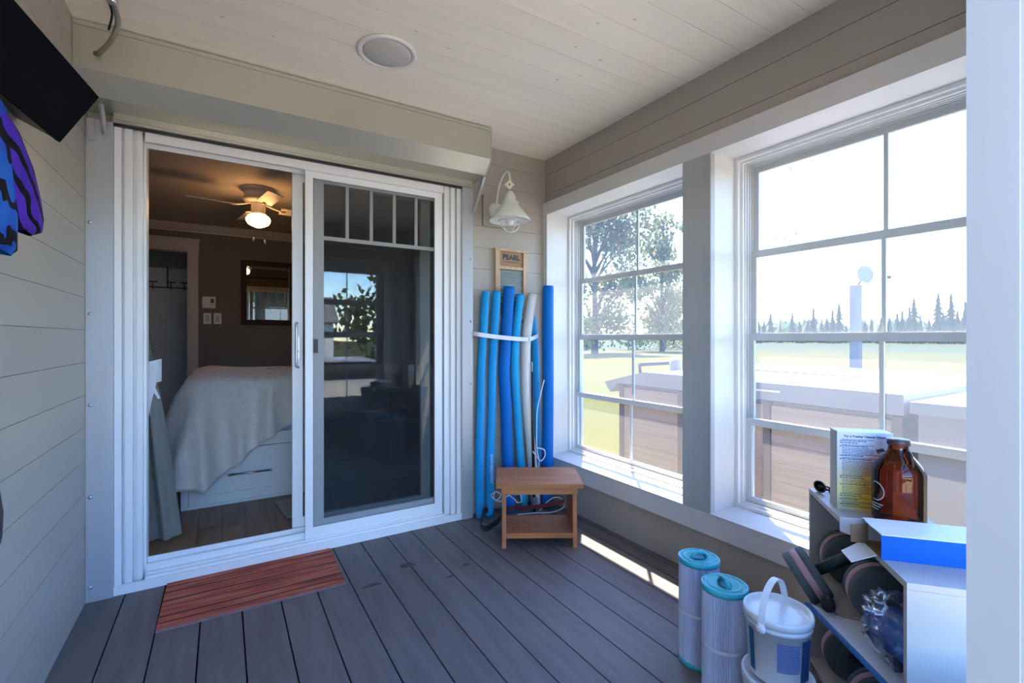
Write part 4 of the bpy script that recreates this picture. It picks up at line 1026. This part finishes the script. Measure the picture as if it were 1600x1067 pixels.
# curtains
M_CURT = mat('sage_grey_curtain', (.34, .355, .31), .8, var=.05, scale=8, sheen=.2)
def curtain(x_tops, x_tie, x_bot, y, label):
    o = thing('curtain', label, 'curtain', (0, 0, 0), group='curtains beside the patio door')
    zs = [2.38, 2.0, 1.6, 1.3, 1.12, 1.02, .92, .8, .6, .4, .25, .115]
    rows = []
    for z in zs:
        if z >= 1.02:
            t = (2.38-z)/(2.38-1.02); t = t*t
            a = x_tops[0]+(x_tie[0]-x_tops[0])*t; b = x_tops[1]+(x_tie[1]-x_tops[1])*t
        else:
            t = ((1.02-z)/(1.02-.115))**.85
            a = x_tie[0]+(x_bot[0]-x_tie[0])*t; b = x_tie[1]+(x_bot[1]-x_tie[1])*t
        amp = .020+.035*abs(b-a)
        rows.append([Vector((a+(b-a)*k/48, y+(.09*max(0, (.9-z)))*(k/48 if b > a else 1-k/48)+amp*.8*math.sin(k*.42+z*.8)+.010*math.sin(k*.9+z*3), z)) for k in range(49)])
    m = MB(); m.grid(rows); me = m.bm
    bmesh.ops.solidify(me, geom=me.faces[:], thickness=.003)
    m.build('panel', M_CURT, o)
    zc = 1.0; a, b = x_tie
    lp = MB()
    for (w, dz) in ((.055, .0),):
        pts = [Vector(((a+b)/2+(abs(b-a)/2+.022)*math.cos(t), y+.055*math.sin(t)-.0, zc+.03*math.cos(t)+.02)) for t in [2*PI*k/28 for k in range(29)]]
        band(pts, .12, .006, lp)
    lp.build('tieback', mat('white_tieback', (.60, .62, .66), .7), o, label='white cloth tie')
    return o
cl = curtain((-.80, -.40), (-.50, -.305), (-.62, -.195), 3.165, 'sage grey curtain tied with white cloth at the open half of the patio door')
tt = MB(); tt.prism([(-.365, 1.095), (-.312, 1.075), (-.292, 1.04), (-.300, .96), (-.315, .90), (-.330, .80), (-.372, .80)], 3.088, 3.096, 'y'); tt.prism([(-.303, .965), (-.280, .905), (-.290, .900), (-.315, .95)], 3.098, 3.103, 'y')
tt.build('tie_tail', mat('white_tie_cloth', (.60, .62, .66), .7), cl, label='white cloth tail of the tie')
curtain((1.50, 1.86), (1.40, 1.62), (1.32, 1.70), 3.165, 'sage grey curtain tied with white cloth behind the fixed glass panel')
rd = thing('curtain_rod', 'dark curtain rod above the patio door inside the bedroom', 'curtain rod', (.5, 3.165, 2.40))
MB().tube([(-1.35, 0, 0), (1.42, 0, 0)], .012, 12).build('rod', M_BLACK, rd)
for s in (-1.2, 1.2): MB().box(s-.01, s+.01, -.09, .0, -.012, -.001).build('bracket', M_BLACK, rd)
rg = thing('bedside_rug', 'pale oval-woven rug on the bedroom planks below the bed drawers', 'rug', (.34, 3.24, BZ), math.radians(6))
MB().box(0, .80, 0, .36, .0005, .010).bevel(.003).build('pile', mat('oatmeal_rug', (.33, .29, .25), .95, var=.15, scale=40, bump=.5, bscale=120), rg)
rg['label'] = 'pale oatmeal rug on the bedroom planks below the bed drawers'

# ------------------------------------------------------------------ outdoors
GZ = -.12
def ground_mat():
    m = bpy.data.materials.new('meadow'); m.use_nodes = True; nt = m.node_tree; b = nt.nodes['Principled BSDF']; b.inputs['Roughness'].default_value = .9; b.inputs['Specular IOR Level'].default_value = .1
    tc = nt.nodes.new('ShaderNodeTexCoord'); ln = nt.nodes.new('ShaderNodeVectorMath'); ln.operation = 'LENGTH'; nt.links.new(tc.outputs['Object'], ln.inputs[0])
    n = nt.nodes.new('ShaderNodeTexNoise'); n.inputs['Scale'].default_value = .25; n.inputs['Detail'].default_value = 9; nt.links.new(tc.outputs['Object'], n.inputs['Vector'])
    ad = nt.nodes.new('ShaderNodeMath'); ad.operation = 'MULTIPLY_ADD'; ad.inputs[1].default_value = 22; nt.links.new(n.outputs['Fac'], ad.inputs[0]); nt.links.new(ln.outputs['Value'], ad.inputs[2])
    mr_ = nt.nodes.new('ShaderNodeMapRange'); mr_.inputs['From Min'].default_value = 0; mr_.inputs['From Max'].default_value = 120; nt.links.new(ad.outputs[0], mr_.inputs[0])
    r = nt.nodes.new('ShaderNodeValToRGB'); e = r.color_ramp.elements
    e[0].position = .0; e[0].color = (.066, .062, .004, 1); e[1].position = 1; e[1].color = (.045, .048, .015, 1)
    for p, c in ((.33, (.064, .060, .005, 1)), (.42, (.072, .060, .006, 1)), (.52, (.068, .058, .007, 1)), (.58, (.046, .050, .014, 1))):
        x = e.new(p); x.color = c
    nt.links.new(mr_.outputs[0], r.inputs[0])
    n2 = nt.nodes.new('ShaderNodeTexNoise'); n2.inputs['Scale'].default_value = 9; n2.inputs['Detail'].default_value = 8; nt.links.new(tc.outputs['Object'], n2.inputs['Vector'])
    mv = nt.nodes.new('ShaderNodeMapRange'); mv.inputs['To Min'].default_value = .62; mv.inputs['To Max'].default_value = 1.38; nt.links.new(n2.outputs['Fac'], mv.inputs[0])
    hs = nt.nodes.new('ShaderNodeHueSaturation'); nt.links.new(mv.outputs[0], hs.inputs['Value']); nt.links.new(r.outputs[0], hs.inputs['Color']); nt.links.new(hs.outputs[0], b.inputs['Base Color'])
    return m
xs_ = [-220, -80, -30, -12, -5, -1, 2.43, 6, 12, 25, 60, 140, 320]; ys_ = [-260, -80, -30, -14, -8, -5, -3, -1.6, 0, 4, 10, 30, 80, 180, 320]
def gh(x, y): return GZ-.66*min(1, max(0, (-1.6-y)/4))
gm = MB(); gm.grid([[Vector((x, y, gh(x, y))) for x in xs_] for y in ys_]); struct('ground', gm, ground_mat())
dg_ = MB(); dg_.grid([[Vector((x, y, gh(x, y)+.012)) for x in (-9, -5, -1, 2.43, 6, 12)] for y in (-13.5, -8, -5, -3, -1.6)]); struct('bounce_ground', dg_, mat('bounce_gravel', (.55, .43, .28), .9, var=.2, scale=30, bump=.3))  # off-camera pale gravel, added to bounce warm light up to the ceiling

# hot tub
M_CAB = mat('brown_tub_panel', (.36, .27, .20), .6, var=.12, scale=3, stretch=(1, .4, 12), bump=.2)
M_COV = mat('grey_vinyl_cover', (.24, .235, .25), .45, bump=.1, bscale=90)
ht = thing('hot_tub', 'brown hot tub with a thick grey vinyl cover standing on the lawn', 'hot tub', (3.0, 1.03, GZ))
MB().box(.04, 1.86, .03, 2.04, 0, .93).bevel(.02).build('shell', M_CAB, ht)
for k in range(3):
    ya = .05+.675*k
    p = MB()
    for j in range(7): p.box(.012, .0395, ya, ya+.64, .07+.12*j, .07+.12*j+.118)
    p.bevel(.003).build('side_panel', M_CAB, ht)
for ya in (.0, .695, 1.37, 2.0): MB().box(.0, .0395, ya, ya+.045, 0, .93).bevel(.004).build('corner_trim', mat('tub_trim', (.12, .085, .06), .6), ht)
cv = MB().prism([(-.02, .945), (-.02, 1.052), (1.70, 1.060), (1.76, 1.052), (2.19, .945), (2.12, .86), (2.02, .945)], -.04, .93, 'x').bevel(.008).build('cover_front', M_COV, ht)
MB().prism([(-.02, .945), (-.02, 1.055), (2.12, 1.075), (2.12, .945)], .935, 1.93, 'x').bevel(.008).build('cover_back', M_COV, ht)
MB().box(-.046, -.041, 1.00, 1.14, .99, 1.005).build('handle_strap', M_WHITE, ht) if False else None
MB().box(-.050, -.0405, .60, .76, 1.000, 1.012).bevel(.002).build('cover_strap', mat('pale_strap', (.6, .6, .6), .6), ht)
for (x, y) in ((.52, 1.86), (1.30, 1.93)):
    MB().lathe([(.045, 1.00), (.05, 1.06), (.055, 1.12), (.035, 1.16), (.0001, 1.165)], 14, Matrix.Translation((x, y, 0)) if x > 1 else Matrix.Translation((x, y, 0))).build('lifter_knob', M_COV, ht)
MB().tube([(.35, 2.12, .98), (.35, 2.14, 1.09), (1.3, 2.14, 1.10), (1.3, 2.12, .98)], .018, 8).build('lifter_bar', M_BLACKM, ht)
sbx = thing('deck_box', 'grey lidded storage box standing at the end of the hot tub', 'storage box', (2.96, .10, GZ))
MB().box(.03, .80, .0, .86, 0, .96).bevel(.01).build('box_body', mat('grey_resin', (.22, .20, .19), .6, var=.08, scale=4), sbx)
MB().box(-.0, .83, -.03, .885, .9605, 1.02).bevel(.01).build('lid', M_COV, sbx)

# satellite dish on a timber post
dp = thing('satellite_dish', 'small satellite dish on top of a square timber post in the field', 'satellite dish', (13.75, 5.68, GZ))
MB().box(-.10, .10, -.10, .10, 0, 2.68).bevel(.01).build('post', mat('grey_timber', (.16, .15, .15), .8, var=.15, scale=2, stretch=(6, 6, .5)), dp)
Md = Matrix.Translation((.12, -.14, 2.92)) @ Matrix.Rotation(math.radians(-52), 4, 'Z') @ Matrix.Rotation(math.radians(68), 4, 'X') @ Matrix.Diagonal((.8, 1.1, 1, 1))
MB().lathe([(.0001, .0), (.10, .012), (.17, .036), (.215, .06), (.217, .066), (.17, .044), (.10, .02), (.0001, .008)], 32, Md).build('dish', mat('dish_grey', (.20, .20, .22), .5), dp)
MB().tube([(.0, -.02, 2.6), (.05, -.06, 2.74), (.1, -.12, 2.90)], .02, 8).build('mount', M_BLACKM, dp)
MB().tube([(.06, -.08, 2.72), (.20, -.40, 2.76), (.30, -.58, 2.82)], .012, 6).build('feed_arm', M_BLACKM, dp)
MB().box(.27, .33, -.63, -.55, 2.80, 2.88).build('receiver', M_BLACKM, dp)

# broadleaf trees
def leaf_mats(cols):
    out = []
    for i, c in enumerate(cols):
        m = mix_mat('leaf_%d' % len(bpy.data.materials), sh('Diffuse', c), sh('Translucent', tuple(min(1, x*1.25) for x in c)), .42); out.append(m)
    return out
LM = leaf_mats([(.15, .16, .06), (.11, .13, .06), (.26, .21, .07), (.30, .18, .07)])
LMd = leaf_mats([(.035, .075, .025), (.045, .09, .03), (.06, .11, .035), (.03, .06, .02)])
M_BARK = mat('bark', (.09, .075, .065), .9, var=.3, scale=8)
def broad_tree(loc, h, r, nleaf, label, leaf=.3, mats=LM, seed=1, blobs=26, lowest=.18, group=None):
    R = random.Random(seed); o = thing('broadleaf_tree', label, 'tree', loc, group=group)
    t = MB(); t.tube([(0, 0, -.3), (.05, 0, h*.2), (0, .1, h*.45), (.1, 0, h*.8)], [h*.020, h*.016, h*.010, h*.003], 10)
    cs = []
    for _ in range(blobs):
        f = R.uniform(lowest, .95); z = h*f; a = R.uniform(0, 2*PI); rad = r*(math.sin(PI*min(1, (f-lowest+.10)/(1.0-lowest+.10)))**.6)*R.uniform(.15, .85)
        c = Vector((rad*math.cos(a), rad*math.sin(a), z)); cs.append((c, r*R.uniform(.22, .36)))
        st_ = Vector((0, 0, max(.1*h, z-.22*h)))
        t.tube([st_, st_.lerp(c, .55)+Vector((0, 0, .03*h)), c], [h*.008, h*.005, h*.002], 6)
    t.build('trunk', M_BARK, o)
    f_ = MB()
    for i in range(nleaf):
        c, br_ = R.choice(cs)
        d = Vector((R.gauss(0, 1), R.gauss(0, 1), R.gauss(0, .8))); d = d.normalized()*br_*R.random()**.45
        p = c+d; q = Euler((R.uniform(0, 6), R.uniform(0, 6), R.uniform(0, 6))).to_matrix(); s = leaf*R.uniform(.6, 1.2)
        f_.mi = R.choices(range(4), (5, 4, 2.2, 1.0))[0]
        f_._faces([p+q @ Vector(v) for v in ((-s*.5, 0, 0), (0, -s*.33, 0), (s*.5, 0, s*.08), (0, s*.33, 0))], [(0, 1, 2, 3)])
    f_.build('foliage', mats, o, kind='stuff')
    return o
broad_tree((27.0, 30.6, GZ), 16.5, 6.0, 9500, 'big airy maple with yellowing leaves out on the lawn', .42, seed=3, lowest=.10, blobs=34)
broad_tree((52, 43, GZ), 8.5, 4.0, 2200, 'smaller pale tree farther out beside the maple', .55, seed=9)
broad_tree((36.4, 31.5, GZ), 13.5, 3.4, 3800, 'autumn tinted tree standing close beside the big maple', .42, seed=12, lowest=.12, blobs=46)
for i, (x, y, hh, lab) in enumerate(((33.4, 39.2, 2.6, 'low dark green shrub behind the maple trunk'), (38.6, 38.1, 2.9, 'rounded dark green shrub to the side of the maple trunk'), (42.6, 36.4, 2.4, 'low shrub at the outer edge of the maple shade'))):
    b_ = broad_tree((x, y, GZ), hh*1.3, hh*1.2, 1100, lab, .26, LM if i == 2 else LMd, seed=20+i, blobs=12, lowest=.05, group='shrubs below the maple'); b_.name = 'shrub'; b_['category'] = 'shrub'
# spruces along the far edge of the field
M_SPR = mat('spruce_needles', (.045, .075, .050), .9, var=.3, scale=.6)
def spruce_mesh(seed):
    R = random.Random(seed); m = MB(); n = 13
    for k in range(11):
        z0 = .0+.089*k; r0 = .185*(1-k/11.6)*R.uniform(.8, 1.15); z1 = z0+.16
        vs = [(0, 0, z1)]
        for j in range(2*n):
            rr = r0*(R.uniform(.85, 1.15) if j % 2 == 0 else R.uniform(.35, .5)); a = PI*j/n+k
            vs.append((rr*math.cos(a), rr*math.sin(a), z0+(-.02 if j % 2 == 0 else .03)+R.uniform(-.012, .012)))
        m._faces(vs, [(0, 1+j, 1+(j+1) % (2*n)) for j in range(2*n)])
    m.tube([(0, 0, -.02), (0, 0, .5)], [.016, .008], 6)
    return m.mesh('spruce', M_SPR)
SPM = [spruce_mesh(s) for s in (1, 2, 3)]
R = random.Random(11)
dirn = Vector((math.cos(math.radians(-60)), math.sin(math.radians(-60)), 0))
spr = [(1185, 8), (1194, 9.5), (1204, 13), (1219, 7), (1238, 12), (1250, 8), (1262, 9), (1271, 14), (1284, 9), (1292, 10), (1301, 11), (1311, 14.5), (1322, 8), (1352, 8), (1362, 9), (1376, 8), (1390, 9), (1402, 12), (1410, 11), (1421, 13), (1428, 14), (1438, 10), (1452, 9), (1466, 16), (1474, 11), (1486, 14.5), (1496, 11), (1508, 15)]
ORD = ['first', 'second', 'third', 'fourth', 'fifth', 'sixth', 'seventh', 'eighth', 'ninth', 'tenth', 'eleventh', 'twelfth', 'thirteenth', 'fourteenth', 'fifteenth', 'sixteenth']
def spruce_label(u):
    l = sorted(x for x, _ in spr if x < 1336)[::-1]; r = sorted(x for x, _ in spr if x > 1336)
    return ('%s spruce left of the satellite dish post on the far tree line' % ORD[l.index(u)]) if u < 1336 else ('%s spruce right of the satellite dish post on the far tree line' % ORD[r.index(u)])
for i, (u, h) in enumerate(spr):
    # bearing across the field from the porch, all standing along one tree line about 150 m off
    b = math.atan2(u-800, 738)+math.radians(31.5); dist = (150+8*((i*2) % 5-2))/math.cos(b-math.radians(58))*.98
    o = link('spruce_tree', SPM[i % 3], loc=(dist*math.sin(b), dist*math.cos(b), GZ), rot=(0, 0, R.uniform(0, 6)))
    hs_ = h*.74; o.scale = (hs_*1.05, hs_*1.05, hs_)
    tag(o, spruce_label(u), 'tree', 'spruces along the far edge of the field')
us = MB()
for k in range(150):
    u = 1120+2.9*k; b = math.atan2(u-800, 738)+math.radians(31.5); dist = (186+R.uniform(-8, 12))/math.cos(b-math.radians(58)); hh = R.uniform(3.0, 8.2)
    c = Vector((dist*math.sin(b), dist*math.cos(b), GZ)); n = 7
    vs = [c+Vector((0, 0, hh))]+[c+Vector((2.2*R.uniform(.7, 1.2)*math.cos(2*PI*j/n), 2.2*R.uniform(.7, 1.2)*math.sin(2*PI*j/n), hh*R.uniform(.35, .75))) for j in range(n)]+[c+Vector((2.4*math.cos(2*PI*j/n), 2.4*math.sin(2*PI*j/n), -.1)) for j in range(n)]
    us._faces(vs, [(0, 1+j, 1+(j+1) % n) for j in range(n)]+[(1+j, 1+n+j, 1+n+(j+1) % n, 1+(j+1) % n) for j in range(n)])
us.build('undergrowth', mat('undergrowth_green', (.10, .13, .06), .9, var=.3, scale=.4), kind='stuff')

# ------------------------------------------------------------------ behind the porch: what the glass reflects
sp = broad_tree((6.4, -11.5, -.78), 9.5, 3.2, 3000, 'dark dense tree behind the porch mirrored in the door glass', .34, LMd, seed=31, lowest=.08)
broad_tree((1.5, -38, -.78), 8, 6, 2000, 'green tree far behind the silver car', .7, LM, seed=33, lowest=.05)
broad_tree((14, -36, -.78), 9, 6, 2000, 'green tree beside the white house behind the porch', .7, LM, seed=34, lowest=.05)
hs2 = thing('neighbour_house', 'white clapboard house with a grey roof behind the porch', 'house', (5.5, -24, -.78))
hw_ = MB().box(-5.5, .2, -4, 0, 0, 3.0).build('wall', mat('white_clapboard', (.72, .72, .7), .6), hs2)
cb_ = MB()
for k in range(18): cb_.box(-5.52, .22, .0005, .02, .05+.16*k, .05+.16*k+.13)
cb_.build('clapboard', mat('white_clapboard_two', (.74, .74, .72), .6), hw_, kind='stuff')
MB().prism([(-4.4, 2.9), (.4, 2.9), (-2.0, 4.6)], -5.8, .5, 'x').build('roof', mat('grey_shingle', (.12, .12, .13), .8), hs2)
for xa in (-4.6, -1.8):
    wfm = MB(); wfm.box(xa, xa+1.0, .021, .06, 1.0, 2.2); wo_ = wfm.build('window', M_WHITE, hs2); MB().box(xa+.08, xa+.92, .061, .065, 1.08, 2.12).build('pane', M_BLACK, wo_)
car = thing('silver_car', 'silver car parked behind the porch, mirrored in the door glass', 'car', (1.9, -6.2, -.78), math.radians(4))
M_CAR = mat('silver_car_paint', (.55, .56, .58), .22, metal=.6); M_CGL = mat('car_window', (.012, .014, .016), .05)
prof = [(-2.2, .32), (-2.25, .62), (-2.18, .90), (-1.25, .99), (1.75, 1.02), (2.12, .95), (2.2, .62), (2.15, .32)]
MB().prism(prof, -.88, .88, 'y').bevel(.05, 2).build('body', M_CAR, car)
cab = [(-1.25, .98), (-.55, 1.44), (-.2, 1.50), (1.2, 1.50), (1.55, 1.42), (1.95, 1.0)]
co_ = MB().prism(cab, -.76, .76, 'y').bevel(.05, 2).build('cabin', M_CAR, car)
for (a, b_) in (((-1.0, 1.03), None), ((.02, 1.03), None)):
    pass
MB().prism([(-1.02, 1.03), (-.48, 1.40), (-.08, 1.44), (-.08, 1.03)], .7605, .772, 'y').build('side_window', M_CGL, co_)
MB().prism([(.02, 1.03), (.02, 1.44), (1.12, 1.44), (1.35, 1.40), (1.62, 1.03)], .7605, .772, 'y').build('side_window', M_CGL, co_)
for x in (-1.4, 1.35):
    for s in (-1, 1):
        wh = MB().lathe([(.0001, -.1), (.30, -.1), (.33, -.07), (.33, .07), (.30, .1), (.0001, .1)], 24, Matrix.Translation((x, s*.80, .33)) @ Matrix.Rotation(PI/2, 4, 'X')).build('wheel', M_BLACKM, car)
        MB().lathe([(.0001, 0), (.19, 0), (.20, .02), (.0001, .03)], 18, Matrix.Translation((x, s*.905, .33)) @ Matrix.Rotation(-s*PI/2, 4, 'X')).build('hub', M_STEEL, wh)
